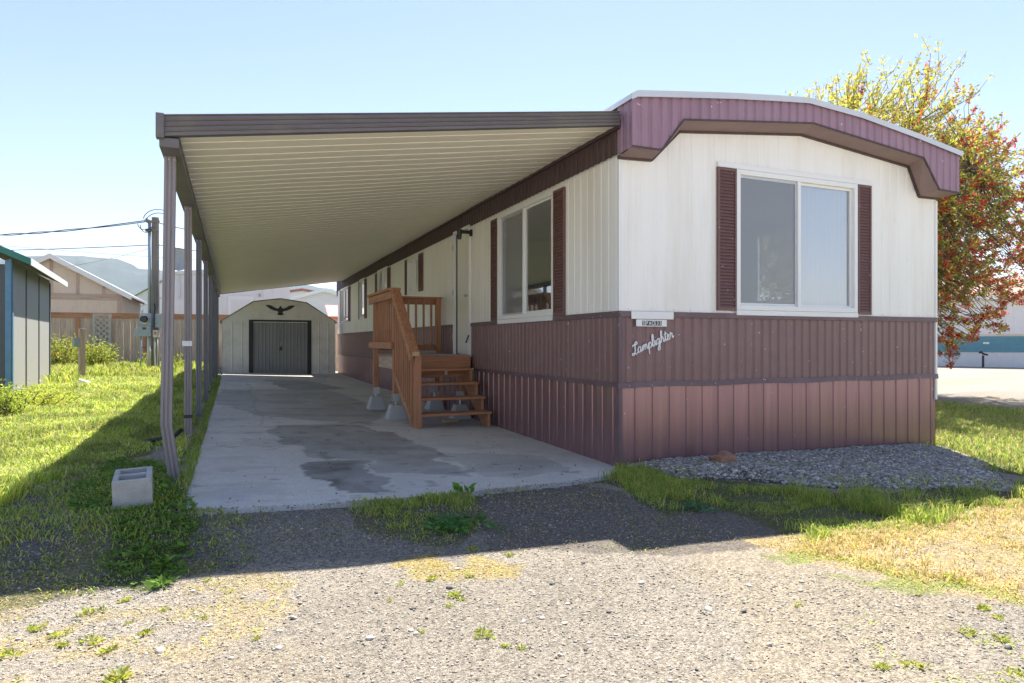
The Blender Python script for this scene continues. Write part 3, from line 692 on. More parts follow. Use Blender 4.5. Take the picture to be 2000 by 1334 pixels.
# script lettering
def catmull(p, n=6):
    p = [p[0]]+list(p)+[p[-1]]; out = []
    for i in range(1, len(p)-2):
        for t in range(n):
            t /= n; q_ = []
            for k in (0, 1):
                a_, b_, c_, d_ = p[i-1][k], p[i][k], p[i+1][k], p[i+2][k]
                q_.append(.5*((2*b_)+(-a_+c_)*t+(2*a_-5*b_+4*c_-d_)*t*t+(-a_+3*b_-3*c_+d_)*t**3))
            out.append(tuple(q_))
    out.append(tuple(p[-1])); return out
strokes = [
 [(.05, 1.45), (.0, 1.75), (.25, 1.7), (.6, 1.9), (.95, 2.15), (1.15, 1.9), (.9, 1.65), (.65, 1.7), (.55, 1.2), (.5, .6), (.3, .1), (-.05, -.1), (-.3, .1), (-.1, .3), (.3, .15), (.7, -.05), (1.1, .15)],
 [(1.85, .85), (1.5, 1.0), (1.2, .65), (1.25, .15), (1.6, .05), (1.85, .5), (1.95, 1.0), (1.88, .4), (2.0, .03), (2.3, .4), (2.42, .98), (2.42, .05)],
 [(2.42, .3), (2.6, .85), (2.8, 1.0), (2.92, .75), (2.92, .05)], [(2.92, .3), (3.1, .85), (3.3, 1.0), (3.42, .75), (3.42, .25), (3.58, .03), (3.8, .4), (3.95, 1.0), (3.9, 0), (3.87, -1.1)],
 [(3.92, .3), (4.05, .85), (4.35, 1.0), (4.55, .55), (4.35, .05), (4.0, .1)],
 [(4.35, .05), (4.75, .3), (5.1, 1.2), (5.2, 2.0), (5.0, 2.2), (4.88, 1.6), (4.9, .4), (5.1, .0), (5.35, .3), (5.55, 1.0), (5.52, .3), (5.68, .0), (5.9, .25)],
 [(6.55, .85), (6.2, 1.0), (5.9, .6), (6.0, .1), (6.3, .1), (6.55, .6), (6.62, 1.0), (6.6, -.4), (6.45, -1.1), (6.1, -1.05), (6.15, -.6), (6.6, -.1), (7.0, .4), (7.3, 1.3), (7.38, 2.0), (7.2, 2.2), (7.08, 1.6), (7.05, .05)],
 [(7.05, .3), (7.25, .9), (7.5, 1.0), (7.62, .7), (7.62, .25), (7.78, .0), (8.0, .35), (8.2, 1.1), (8.25, 1.8), (8.18, .4), (8.35, .0), (8.6, .25), (8.95, .6), (9.05, .9), (8.85, 1.05), (8.68, .6), (8.8, .08), (9.1, .05), (9.35, .4), (9.5, 1.15), (9.65, .92), (9.9, .95), (9.9, .4), (10.05, .05), (10.3, .35)],
 [(7.85, 1.25), (8.65, 1.32)], [(5.6, 1.45), (5.66, 1.5)]]
o0 = fpt(1232, 690); sc_ = .0495; ang = math.radians(20)
mb = MB()
for st_ in strokes:
    pp = catmull(st_); pts = []
    for x, y in pp:
        x2 = (x+.22*y)*sc_; y2 = y*sc_*1.05
        X2 = x2*math.cos(ang)-y2*math.sin(ang); Y2 = x2*math.sin(ang)+y2*math.cos(ang)
        pts.append((o0[0]+.02+X2, HY0-.018, o0[1]+.004+Y2))
    mb.tube(pts, .0062, 8)
mb.build('script_lettering', 'letter_white', home, smooth=True)

# ------------------------------------------------------------------ carport
PX = -.44; pr_y = [5.83, 7.88, 10.31, 12.92, 15.5, 17.9, 20.3, 22.4]
cp = thing('carport', 'lean-to metal carport with cream ribbed pan roof and dark fascia beside the long wall', 'carport', (PX, 5.5, .15))
CY0, CY1, CXL, CXR = 5.50, 23.12, -.50, 3.43
ZL, ZR = 2.745, 3.322
def zc(x): return ZL+(ZR-ZL)*(x-CXL)/(CXR-CXL)
mb = MB(); pitch = .205; yv = []
k = 0; y = CY0+.03
while y < CY1-.25:
    for f, dz in ((0, 0), (.116, 0), (.1165, .05), (.1225, .05), (.123, .004), (.197, .004), (.1975, .04), (.2030, .04)): yv.append((y+f, dz))
    y += pitch
yv.append((CY1-.02, 0))
nxs = 8
rr = random.Random(5)
for (ya, da), (yb, db) in zip(yv, yv[1:]):
    for i in range(nxs):
        xa = CXL+.13+(CXR-CXL-.13)*i/nxs; xb = CXL+.13+(CXR-CXL-.13)*(i+1)/nxs
        w_ = lambda x, yy: .006*math.sin(x*3.1+yy*1.7)*(.5+.5*math.sin(yy*.9))
        mb.add([(xa, ya, zc(xa)+da+w_(xa, ya)), (xb, ya, zc(xb)+da+w_(xb, ya)), (xb, yb, zc(xb)+db+w_(xb, yb)), (xa, yb, zc(xa)+db+w_(xa, yb))], [(0, 1, 2, 3)])
mb.build('roof_panel', 'pan_metal', cp)
mb = MB(); mb.add([(CXL, CY0, zc(CXL)+.10), (CXR, CY0, zc(CXR)+.10), (CXR, CY1, zc(CXR)+.10), (CXL, CY1, zc(CXL)+.10)], [(0, 1, 2, 3)]); mb.build('roof_top_sheet', 'roof_metal', cp)
# front fascia with horizontal ribs
def fascia(yf, outn, name):
    mb = MB(); hl, hr = .155, .13; n = 4; prof = []
    for i in range(n):
        prof += [(i/n+.02, 0), (i/n+.17, .0), (i/n+.19, .012), ((i+1)/n-.01, .018)]
    prof = [(0, .0)]+prof+[(1, 0)]
    for (fa, da), (fb, db) in zip(prof, prof[1:]):
        mb.add([(CXL, yf+outn*da, zc(CXL)-.005+hl*fa), (CXR, yf+outn*da, zc(CXR)-.005+hr*fa), (CXR, yf+outn*db, zc(CXR)-.005+hr*fb), (CXL, yf+outn*db, zc(CXL)-.005+hl*fb)], [(0, 1, 2, 3)])
    mb.add([(CXL, yf, zc(CXL)+.152), (CXR, yf, zc(CXR)+.127), (CXR, yf-outn*.08, zc(CXR)+.127), (CXL, yf-outn*.08, zc(CXL)+.152)], [(0, 1, 2, 3)])
    mb.add([(CXL, yf, zc(CXL)-.006), (CXR, yf, zc(CXR)-.006), (CXR, yf-outn*.06, zc(CXR)-.006), (CXL, yf-outn*.06, zc(CXL)-.006)], [(0, 1, 2, 3)])
    return mb.build(name, 'fascia_metal', cp)
fascia(CY0, -1, 'front_fascia'); fascia(CY1, 1, 'back_fascia')
mb = MB(); mb.box(CXL-.02, CXL+.035, CY0-.025, CY0+.05, ZL-.02, ZL+.16); mb.build('fascia_cap', 'fascia_metal', cp, .003)
mb = MB(); mb.box(CXL-.012, CXL-.002, CY0+.05, CY1, ZL-.0, ZL+.155); mb.build('side_fascia', 'fascia_metal', cp)
mb = MB(); mb.box(CXL, CXL+.13, CY0+.02, CY1-.02, ZL-.075, ZL-.008); mb.build('side_beam', 'fascia_metal', cp)
mb = MB(); mb.box(CXR-.01, CXR+.02, CY0+.02, CY1, zc(CXR)-.03, zc(CXR)+.02); mb.build('wall_rail', 'brown_trim', cp)
def post(y, xs_top, base_z, kink=None, mat='post_metal', w=.036):
    mb = MB(); pts = [(xs_top, y, ZL-.075)]
    if kink: pts += [(kink[0], y, kink[1]), (kink[2], y+kink[3], base_z)]
    else: pts += [(xs_top, y, base_z)]
    # hollow-look section with two grooves per face
    h = w; gq = .007
    sec = []
    for (ax, ay, bx, by) in ((-h, -h, h, -h), (h, -h, h, h), (h, h, -h, h), (-h, h, -h, -h)):
        L_ = 2*h; dx, dy = (bx-ax)/L_, (by-ay)/L_; nx_, ny_ = -dy, dx
        for t, dd in ((0, 0), (.24, 0), (.28, gq), (.36, gq), (.40, 0), (.60, 0), (.64, gq), (.72, gq), (.76, 0)):
            sec.append((ax+dx*L_*t+nx_*dd, ay+dy*L_*t+ny_*dd))
    n = len(sec); vs = []
    for p in pts: vs += [(p[0]+a, p[1]+b, p[2]) for a, b in sec]
    fs = []
    for i in range(len(pts)-1):
        for j_ in range(n): fs.append((i*n+j_, i*n+(j_+1) % n, (i+1)*n+(j_+1) % n, (i+1)*n+j_))
    mb.add(vs, fs)
    return mb.build('post', mat, cp)
for i, y in enumerate(pr_y):
    bz = Tz(PX, y)-.05
    if i == 0: p_ = post(y, -.450, .10, (-.478, .586, -.415, .02), w=.040); p_['label'] = 'front post, bent where its foot was pushed in'
    else: p_ = post(y, PX, bz, mat='post_metal' if i == 1 else 'post_bluegray')
    if i < 4:
        for s_ in (-1, 1): mb = MB(); mb.tube([(PX+.02*s_, y-.046, ZL-.10), (PX+.02*s_, y-.036, ZL-.10)], .006, 8); mb.build('screw', 'galv', p_)
    if i == 1:
        zz = on_y(366, 667, y).z
        mb = MB(); mb.box(PX-.055, PX+.042, y-.046, y+.04, zz-.03, zz+.03); mb.build('post_bracket', 'galv', p_, .004)
        mb = MB(); mb.box(PX-.040, PX+.041, y-.041, y+.041, bz+.30, bz+.335); mb.build('post_strap', 'black_metal', p_)

# ------------------------------------------------------------------ wooden steps and landing
DX0, DX1, DY0, DY1, DZ = 2.27, 3.42, 9.83, 11.55, 1.03
st = thing('wooden_steps', 'redwood porch steps with landing and slatted railings leading up to the door', 'steps', (2.3, 8.8, .07))
def wd(name, ax, fn, bevel=.004, mat=None):
    mb = MB(); fn(mb); return mb.build(name, mat or 'redwood_'+ax, st, bevel)
wd('landing', 'x', lambda m: m.box(DX0+.0, DX1, DY0, DY1, DZ-.03, DZ-.004))
wd('landing_surface', 'x', lambda m: m.box(DX0+.05, DX1-.02, DY0+.02, DY1-.03, DZ-.004, DZ+.004), 0, 'deckmat')
wd('rim_board', 'x', lambda m: m.box(DX0+.02, DX1, DY0-.0, DY0+.038, DZ-.34, DZ-.032))
wd('rim_board', 'x', lambda m: m.box(DX0+.02, DX1, DY1-.04, DY1-.002, DZ-.22, DZ-.032))
wd('rim_board', 'y', lambda m: m.box(DX0+.03, DX0+.068, DY0+.04, DY1-.042, DZ-.22, DZ-.032), mat='graywood_y')
wd('rim_board', 'y', lambda m: m.box(DX1-.06, DX1-.022, DY0+.04, DY1-.042, DZ-.22, DZ-.032))
pb = .36
def dpost(x, y, z0, z1, w=.09): wd('post', 'z', lambda m: m.box(x-w/2, x+w/2, y-w/2, y+w/2, z0, z1))
PA = (DX0-.005, DY0+.10); PB = (DX0-.005, DY1-.12)
dpost(PA[0], PA[1], pb, 2.0); dpost(PB[0], PB[1], pb, 1.98)
dpost(DX1-.09, DY1-.16, pb, DZ-.035); dpost(DX1-.09, DY0+.13, pb, DZ-.035)
dpost(DX1-.04, DY1-.07, DZ+.006, 2.0)
dpost(DX0+.02, 8.76, Tz(2.27, 8.76)-.005, 1.06)
# left guard rail (along y)
xr = DX0-.055
wd('top_rail', 'y', lambda m: m.box(xr-.085, xr+.10, DY0-.02, DY1+.06, 2.004, 2.04))
wd('side_rail', 'y', lambda m: m.box(xr-.045, xr-.009, DY0-.01, DY1+.06, 1.88, 2.002))
wd('side_rail', 'y', lambda m: m.box(xr-.045, xr-.009, DY0+.02, DY1+.06, DZ+.10, DZ+.20))
n = 9
for i in range(n):
    y = PA[1]+.10+(PB[1]-PA[1]-.18)*i/(n-1)
    wd('baluster', 'z', lambda m, y=y: m.box(xr-.003, xr+.025, y-.014, y+.014, DZ+.09, 1.995), .002)
# back guard rail (along x)
yb = DY1-.03
wd('top_rail', 'x', lambda m: m.box(DX0+.12, DX1+.03, yb-.07, yb+.06, 2.004, 2.036))
wd('side_rail', 'x', lambda m: m.box(DX0+.05, DX1+.01, yb-.0, yb+.035, 1.90, 2.002))
wd('side_rail', 'x', lambda m: m.box(DX0+.05, DX1+.01, yb-.0, yb+.035, DZ+.06, DZ+.16))
for i in range(7):
    x = DX0+.16+(DX1-DX0-.32)*i/6
    wd('baluster', 'z', lambda m, x=x: m.box(x-.017, x+.017, yb-.036, yb-.002, DZ+.05, 2.0), .002)
# stair rail, stringers, treads
ra = Vector((DX0-.02, DY0+.03, 1.985)); rb = Vector((DX0-.02, 8.70, 1.035))
wd('handrail', 'y', lambda m: m.beam(ra+Vector((0, 0, .05)), rb+Vector((0, 0, .055)), .10, .035))
wd('side_rail', 'y', lambda m: m.beam(ra+Vector((-.05, -.03, -.035)), rb+Vector((-.05, -.0, -.035)), .034, .11))
mb = MB(); e_ = rb+Vector((0, 0, .055)); mb.box(DX0-.068, DX0+.028, 8.672, 8.684, 1.045, 1.10); mb.build('rail_end', 'endwood', st)
def stringer(x):
    P = lambda u, v, d: Vector((x+d, u, v))
    zb0 = Tz(x, 8.85)
    poly = [(8.80, zb0), (9.02, zb0), (DY0-.002, DZ-.42), (DY0-.002, DZ-.21)]
    cur = [(DY0-.002, DZ-.215)]
    for k in range(4):
        yk = DY0-.255*k-.002; zk = DZ-.195*(k+1)-.035
        cur += [(yk, zk), (yk-.255, zk)]
    poly = [(9.02, zb0+.001), (DY0-.002, DZ-.48)]+cur[1:]+[(8.80, zb0+.001)]
    wd('stringer', 'y', lambda m: m.prism(poly, P, 0, .038), .003)
stringer(DX0+.07); stringer(DX1-.10)
for k in range(4):
    zt = DZ-.195*(k+1); y1 = DY0-.255*k
    wd('tread', 'x', lambda m, zt=zt, y1=y1: m.box(DX0+.06, DX1-.045+.03*k*0, y1-.285, y1-.003, zt-.035, zt))
n = 9
for i in range(n):
    t = (i+.7)/(n+.2); y = DY0-.02-(DY0-8.80)*t; zt = 1.985-(.95)*t-.02; zb = DZ-.30-(DZ-.22)*t*.93+.08
    wd('baluster', 'z', lambda m, y=y, zt=zt, zb=zb: m.box(xr+.0, xr+.03, y-.017, y+.017, zb, zt), .002)
wd('side_rail', 'y', lambda m: m.beam((xr+.012, DY0-.0, DZ-.28), (xr+.012, 8.82, .17), .03, .10))
mb = MB(); mb.box(PA[0]-.06, PA[0]+.05, DY0-.028, DY0-.002, DZ-.55, DZ-.30); mb.build('brace_board', 'redwood_x', st, .003)
mb = MB(); mb.box(DX1-.42, DX1-.38, DY0-.01, DY0-.003, DZ-.30, DZ-.20); mb.build('joist_hanger', 'galv', st)
mb = MB(); mb.box(PA[0]+.05, PA[0]+.09, DY0-.01, DY0-.004, DZ-.42, DZ-.27); mb.build('joist_hanger', 'galv', st)
lab = ['pyramid concrete pier under the near outer post of the wooden landing', 'pyramid concrete pier under the far outer post of the wooden landing',
       'concrete pier under the far landing post beside the wall skirting', 'concrete pier under the near landing post beside the wall skirting, half hidden behind the treads']
for (x, y), lb in zip([PA, PB, (DX1-.13, DY1-.16), (DX1-.13, DY0+.13)], lab):
    z0 = Tz(x, y); t = thing('concrete_pier', lb, 'concrete pier', (x, y, z0), 'concrete piers under the landing')
    mb = MB(); b_, t_ = .15, .085
    mb.add([(x-b_, y-b_, z0-.005), (x+b_, y-b_, z0-.005), (x+b_, y+b_, z0-.005), (x-b_, y+b_, z0-.005), (x-t_, y-t_, z0+.215), (x+t_, y-t_, z0+.215), (x+t_, y+t_, z0+.215), (x-t_, y+t_, z0+.215)],
           [(0, 3, 2, 1), (4, 5, 6, 7), (0, 1, 5, 4), (1, 2, 6, 5), (2, 3, 7, 6), (3, 0, 4, 7)]).build('block', 'pier', t, .008)
    mb = MB(); mb.box(x-.05, x+.05, y-.05, y+.05, pb-.012, pb-.002).box(x-.05, x+.05, y-.054, y-.0465, pb-.01, pb+.10).box(x-.05, x+.05, y+.0465, y+.054, pb-.01, pb+.10)
    mb.tube([(x, y, z0+.21), (x, y, pb-.012)], .016, 8); mb.tube([(x, y-.054, pb+.05), (x, y-.060, pb+.05)], .01, 8); mb.build('post_base', 'galv', t)
p = on_z(878, 820, .05)
mb = MB(X=Matrix.Translation((p.x, p.y, Tz(p.x, p.y)))@Matrix.Rotation(.2, 4, 'Z')); mb.box(-.11, .11, -.045, .045, .001, .036)
tag(mb.build('wood_offcut', 'endwood', None, .003), 'short offcut of pale wood lying on the slab under the lowest tread', 'wood scrap')

# ------------------------------------------------------------------ metal storage shed at the end of the slab
SY = 23.2; SX0, SX1 = on_y(433, 700, SY).x, on_y(655, 700, SY).x; SZ = .11
def shz(px, py): return on_y(px, py, SY).z
sh = thing('storage_shed', 'grey metal barn-roof shed with dark double doors at the end of the slab', 'shed', ((SX0+SX1)/2, SY, SZ))
zE = shz(545, 623); zM = shz(545, 592); zP = shz(545, 580)
SF = Pl(0, SY, 1, 0, 0, -1)
dx0, dx1 = on_y(486, 700, SY).x, on_y(608, 700, SY).x; dzt = shz(545, 621)
cx = (SX0+SX1)/2
gam = [(SX0, zE-.05), (SX0, zE), (SX0+.95, zM+.09), (cx, zP), (SX1-.95, zM+.09), (SX1, zE), (SX1, zE-.05)]
mb = MB(); ribbed(mb, SF, SX0, SX1, SZ-.02, zE-.02, .30, [(0, 0), (.86, 0), (.90, .018), (.96, .018)], [(dx0, dx1, SZ-.02, zE-.02)])
mb.build('front_wall', 'shed_wall', sh)
mb = MB(); mb.prism(gam, SF.P, -.02, .012); mb.build('gable', 'shed_wall', sh)
mb = MB(); mb.box(SX0, SX0+.02, SY+.01, SY+3.2, SZ, zE); mb.box(SX1-.02, SX1, SY+.01, SY+3.2, SZ, zE); mb.box(SX0+.02, SX1-.02, SY+3.17, SY+3.2, SZ, zE); mb.build('side_wall', 'shed_wall', sh)
mb = MB(); ro = [(SX0-.07, zE-.03), (SX0+.93, zM+.115), (cx, zP+.03), (SX1-.93, zM+.115), (SX1+.07, zE-.03)]
for (a, za), (b, zb) in zip(ro, ro[1:]):
    mb.add([(a, SY-.05, za), (b, SY-.05, zb), (b, SY+3.25, zb), (a, SY+3.25, za), (a, SY-.05, za-.02), (b, SY-.05, zb-.02), (b, SY+3.25, zb-.02), (a, SY+3.25, za-.02)],
           [(0, 1, 2, 3), (7, 6, 5, 4), (0, 4, 5, 1), (3, 2, 6, 7)])
mb.build('roof', 'shed_roof', sh)
mb = MB(); SF.box(mb, dx0, dx0+.13, SZ, dzt, -.02, .03); SF.box(mb, dx1-.13, dx1, SZ, dzt, -.02, .03); SF.box(mb, dx0+.13, dx1-.13, dzt-.06, dzt, -.02, .03); mb.build('door_frame', 'shed_frame', sh)
dm = (dx0+dx1)/2
for a, b in ((dx0+.13, dm-.006), (dm+.006, dx1-.13)):
    mb = MB(); ribbed(mb, SF, a, b, SZ+.01, dzt-.06, .11, [(0, 0), (.7, 0), (.8, .01), (.92, .01)], d=.0)
    dr = mb.build('door', 'shed_door', sh)
mb = MB(); SF.box(mb, dm-.04, dm+.04, SZ+.86, SZ+.96, .012, .05); mb.tube([(dm-.025, SY-.03, SZ+.96), (dm-.025, SY-.03, SZ+1.0), (dm+.025, SY-.03, SZ+1.0), (dm+.025, SY-.03, SZ+.96)], .006, 6); mb.build('padlock', 'black_metal', sh)
mb = MB(); SF.box(mb, dm+.01, dm+.03, SZ+1.02, SZ+1.12, .012, .035); mb.build('handle', 'galv', sh)
mb = MB(); SF.box(mb, dx0+.0, dx1, SZ-.02, SZ+.008, -.02, .05); mb.build('door_track', 'fascia_metal', sh)
eg = [(0, .21), (.035, .20), (.05, .14), (.12, .09), (.24, .13), (.38, .22), (.50, .25), (.66, .24), (.60, .18), (.53, .13), (.45, .07), (.36, .03), (.25, -.01), (.13, -.03), (.09, -.09), (.16, -.17), (.09, -.20), (0, -.22)]
eg = eg+[(-x, y) for x, y in eg[::-1] if x > 0]; eg = [(x*.70, y*.9) for x, y in eg]
ez = (zE+zP)/2-.02
mb = MB(); mb.prism([(cx+x, ez+y*.8) for x, y in eg], SF.P, .016, .03); mb.build('eagle_ornament', 'black_metal', sh)

# ------------------------------------------------------------------ fence, lattice, pole
FNY = 27.0
fn = thing('board_fence', 'weathered vertical board fence with a reddish cap rail behind the lawn', 'fence', (-5, FNY, .4))
fz = on_y(260, 608, FNY).z
mb = MB(); r = random.Random(11); x = -13.
while x < 6.5:
    wv = .17+r.random()*.05; zz0 = Tz(x, FNY)-.05
    mb.box(x, x+wv-.008, FNY+r.random()*.008, FNY+.022+r.random()*.01, zz0, fz-.04); x += wv
mb.build('board_panel', 'graywood_z', fn)
mb = MB(); mb.box(-13, 6.5, FNY-.03, FNY+.06, fz-.04, fz); mb.box(-13, 6.5, FNY-.022, FNY-.002, fz-.19, fz-.045); mb.build('cap_rail', 'redwood_x', fn)
for x in (-12.2, -9.8, -7.4, -5.0, -2.95, -.9, 1.5, 3.9, 6.3):
    mb = MB(); mb.box(x, x+.12, FNY-.05, FNY-.004, Tz(x, FNY)-.05, fz-.192); mb.build('fence_post', 'redwood_z', fn)
lx0, lx1 = on_y(181, 650, FNY-.15).x, on_y(217, 650, FNY-.15).x; LY = FNY-.15; lz1 = on_y(200, 609, LY).z; lz0 = .35
la = thing('lattice_panel', 'tall diagonal lattice trellis in a grey frame leaning on the board fence', 'trellis', ((lx0+lx1)/2, LY, lz0))
mb = MB(); LP = Pl(0, LY, 1, 0, 0, -1)
LP.box(mb, lx0, lx0+.08, lz0, lz1, -.02, .02); LP.box(mb, lx1-.08, lx1, lz0, lz1, -.02, .02); LP.box(mb, lx0+.08, lx1-.08, lz1-.08, lz1, -.02, .02); LP.box(mb, lx0+.08, lx1-.08, lz0, lz0+.08, -.02, .02)
mb.build('frame', 'lattice', la)
mb = MB(); wI = lx1-lx0-.12
for s_ in (-1, 1):
    for k in range(-8, 26):
        zs0 = lz0-1+k*.19
        a_, b_ = (lx0+.06, zs0), (lx1-.06, zs0+s_*wI)
        # clip in z
        def clip(a_, b_):
            (xa, za), (xb, zb) = a_, b_
            t0, t1 = 0, 1; dz = zb-za
            for lim, sg in ((lz0+.05, 1), (lz1-.05, -1)):
                fa, fb = (za-lim)*sg, (zb-lim)*sg
                if fa < 0 and fb < 0: return None
                if fa < 0: t0 = max(t0, fa/(fa-fb))
                elif fb < 0: t1 = min(t1, fa/(fa-fb))
            return ((xa+(xb-xa)*t0, za+dz*t0), (xa+(xb-xa)*t1, za+dz*t1))
        c_ = clip(a_, b_)
        if c_ and abs(c_[0][0]-c_[1][0]) > .02: mb.beam((c_[0][0], LY+.006*s_, c_[0][1]), (c_[1][0], LY+.006*s_, c_[1][1]), .01, .05)
mb.build('slats', 'lattice', la)

PD = 20.0; pp = on_depth(303.5, 700, PD); PXp, PYp = pp.x, pp.y
def pz(py): return CAMZ+(HY-py)/F*PD
pole = thing('utility_pole', 'short weathered wooden service pole with meter boxes and a steel conduit', 'utility pole', (PXp, PYp, .35))
RV = Vector((CT, -ST, 0)); FV = Vector((ST, CT, 0)); base = Vector((PXp, PYp, 0))
def pol(r_, f_, z): return base+RV*r_+FV*f_+Vector((0, 0, z))
mb = MB(); mb.tube([pol(0, 0, .2), pol(0, 0, 2.5), pol(0, 0, pz(421))], .12, 14, .10); mb.build('pole', 'pole_wood', pole, smooth=False)
mb = MB(); mb.tube([pol(-.14, -.07, 2.1), pol(-.14, -.07, pz(430))], .045, 10); mb.tube([pol(-.14, -.07, pz(430)), pol(-.2, -.07, pz(424)), pol(-.26, -.07, pz(430))], .05, 10, .06); mb.build('conduit', 'steel', pole, smooth=True)
mb = MB(); mb.beam(pol(-.22, -.13, pz(447)), pol(.16, -.13, pz(447)), .04, .09); mb.build('cross_bar', 'pole_wood', pole); mb = MB(); mb.beam(pol(-.2, -.11, pz(430)), pol(.18, -.11, pz(430)), .04, .07); mb.build('cross_bar', 'pole_wood', pole)
mb = MB(X=Matrix.Translation(base)@Matrix.Rotation(-TH, 4, 'Z'))
mb.box(-.33, .03, -.30, -.14, pz(632), pz(610)); mt = mb.build('meter_box', 'boxgray', pole, .01)
mb = MB(); mb.tube([pol(-.15, -.30, pz(620)), pol(-.15, -.40, pz(620))], .115, 20, .10); mb.build('meter_glass', 'black_metal', mt, smooth=False)
mb = MB(); mb.tube([pol(-.15, -.295, pz(620)), pol(-.15, -.33, pz(620))], .135, 20); mb.build('meter_ring', 'galv', mt)
mb = MB(X=Matrix.Translation(base)@Matrix.Rotation(-TH, 4, 'Z'))
mb.box(-.36, .02, -.30, -.13, pz(653), pz(632.5)); mb.box(-.48, -.365, -.26, -.13, pz(653), pz(637)); bx = mb.build('breaker_box', 'boxgray', pole, .008)
mb = MB(X=Matrix.Translation(base)@Matrix.Rotation(-TH, 4, 'Z')); mb.box(-.22, -.12, -.31, -.301, pz(640), pz(636)); mb.build('window', 'black_metal', bx)
mb = MB(X=Matrix.Translation(base)@Matrix.Rotation(-TH, 4, 'Z')); mb.box(.06, .2, -.26, -.12, pz(655), pz(641)); sm = mb.build('outlet_box', 'pvc', pole, .006)
mb = MB(X=Matrix.Translation(base)@Matrix.Rotation(-TH, 4, 'Z')); mb.box(.09, .17, -.266, -.261, pz(650), pz(644)); mb.build('sticker', 'orange_tag', sm)
mb = MB(X=Matrix.Translation(base)@Matrix.Rotation(-TH, 4, 'Z')); mb.box(.10, .30, -.2, -.05, pz(636), pz(610)); mb.build('junction_box', 'boxgray', pole, .006)
mb = MB(); mb.tube([pol(-.09, -.2, .3), pol(-.09, -.2, pz(653))], .045, 10); mb.build('conduit', 'pvc', pole, smooth=True)
mb = MB(); mb.tube([pol(-.33, -.2, .3), pol(-.33, -.2, pz(653))], .02, 8); mb.build('conduit', 'steel', pole, smooth=True)
mb = MB(); mb.beam(pol(-.36, -.17, pz(674)), pol(.05, -.17, pz(674)), .02, .02); mb.build('strap', 'black_metal', pole)
mb = MB(); mb.tube([pol(.08, -.2, pz(655)), pol(.08, -.2, 1.0), pol(.12, -.25, .6), pol(.2, -.3, .35)], .02, 8); mb.build('cable', 'pvc', pole, smooth=True); mb = MB(); mb.tube([pol(.17, -.2, pz(655)), pol(.19, -.22, .9), pol(.22, -.3, .35)], .015, 8); mb.build('cable', 'pvc', pole, smooth=True)
mb = MB(); mb.tube([pol(.03, -.12, pz(590)), pol(.07, -.15, pz(597)), pol(.05, -.15, pz(610))], .02, 8); mb.build('cable', 'cable', pole, smooth=True)
def cab(a, b, sag, r_, name, label, mat='cable', n=14, group=None):
    mb = MB(); a = Vector(a); b = Vector(b)
    mb.tube([a.lerp(b, i/n)-Vector((0, 0, 4*sag*(i/n)*(1-i/n))) for i in range(n+1)], r_, 6)
    o = mb.build(name, mat, None, smooth=True); return tag(o, label, 'cable', group)
# twisted service drop
mb = MB(); a = on_depth(-420, 437, 24); b = on_depth(283, 428, 20)
for ph in (0, math.pi):
    pts = []
    for i in range(121):
        t = i/120; q_ = a.lerp(b, t)-Vector((0, 0, 4*.42*t*(1-t))); w_ = 22*t+3*math.sin(t*9); pts.append(q_+Vector((0, .014*math.cos(w_+ph), .022*math.sin(w_+ph))))
    mb.tube(pts, .014, 6)
tag(mb.build('service_cable', 'cable', None, smooth=True), 'thick black twisted power cable running to the top of the service pole', 'cable')
cab(on_depth(-420, 484, 24), on_depth(294, 474.5, 20), .12, .012, 'power_cable', 'single thin dark wire reaching the pole a little below its top')
cab(on_depth(70, 520, 30), on_depth(292, 481, 20), .15, .007, 'power_cable', 'faint grey wire slanting up from the tan gable to the service pole', 'cable_gray')
cab(on_depth(-420, 430, 60), on_depth(410, 505, 50), .3, .018, 'power_cable', 'very thin pale distant wire dipping across the hill', 'cable_gray')
cab(on_depth(310, 474.5, 20), on_depth(480, 495, 26), .05, .012, 'power_cable', 'single thin wire leaving the pole to the right at mid height')
cab(on_depth(312, 432, 20), on_depth(460, 460, 26), .05, .014, 'power_cable', 'upper dark wire leaving the pole top to the right')
mb = MB()
for k, (cx_, cz_, rx_, rz_, a0, a1) in enumerate([(308, 425, 28, 20, 175, 20), (310, 428, 24, 16, 170, 15), (286, 436, 12, 14, 175, 330), (284, 433, 15, 12, 180, 340)]):
    pts = []
    for i in range(13):
        t = math.radians(a0+(a1-a0)*i/12); pts.append(on_depth(cx_+rx_*math.cos(t), cz_-rz_*math.sin(t), 19.8))
    mb.tube(pts, .011, 6)
mb.build('drip_loops', 'cable', pole, smooth=True)

# ------------------------------------------------------------------ post with box in the lawn, debris
q0 = on_depth(160, 727, 16); zq = Tz(q0.x, q0.y)
po = thing('wooden_post', 'short square wooden post with a small grey outlet box standing in the weeds', 'post', (q0.x, q0.y, zq))
mb = MB(X=Matrix.Translation((q0.x, q0.y, 0))@Matrix.Rotation(.5, 4, 'Z')); mb.box(-.06, .06, -.06, .06, zq-.1, on_depth(160, 638, 16).z); mb.build('post', 'graywood_z', po, .006)
mb = MB(X=Matrix.Translation((q0.x, q0.y, 0))@Matrix.Rotation(.5, 4, 'Z')); mb.box(-.19, -.062, -.07, .05, on_depth(160, 673, 16).z, on_depth(160, 656, 16).z); mb.build('outlet_box', 'boxgray', po, .006)
q1 = on_depth(165, 735, 13.5); z1 = Tz(q1.x, q1.y)+.10
mb = MB(X=Matrix.Translation((q1.x, q1.y, z1))@Matrix.Rotation(-.3, 4, 'Z')@Matrix.Rotation(.12, 4, 'Y'))
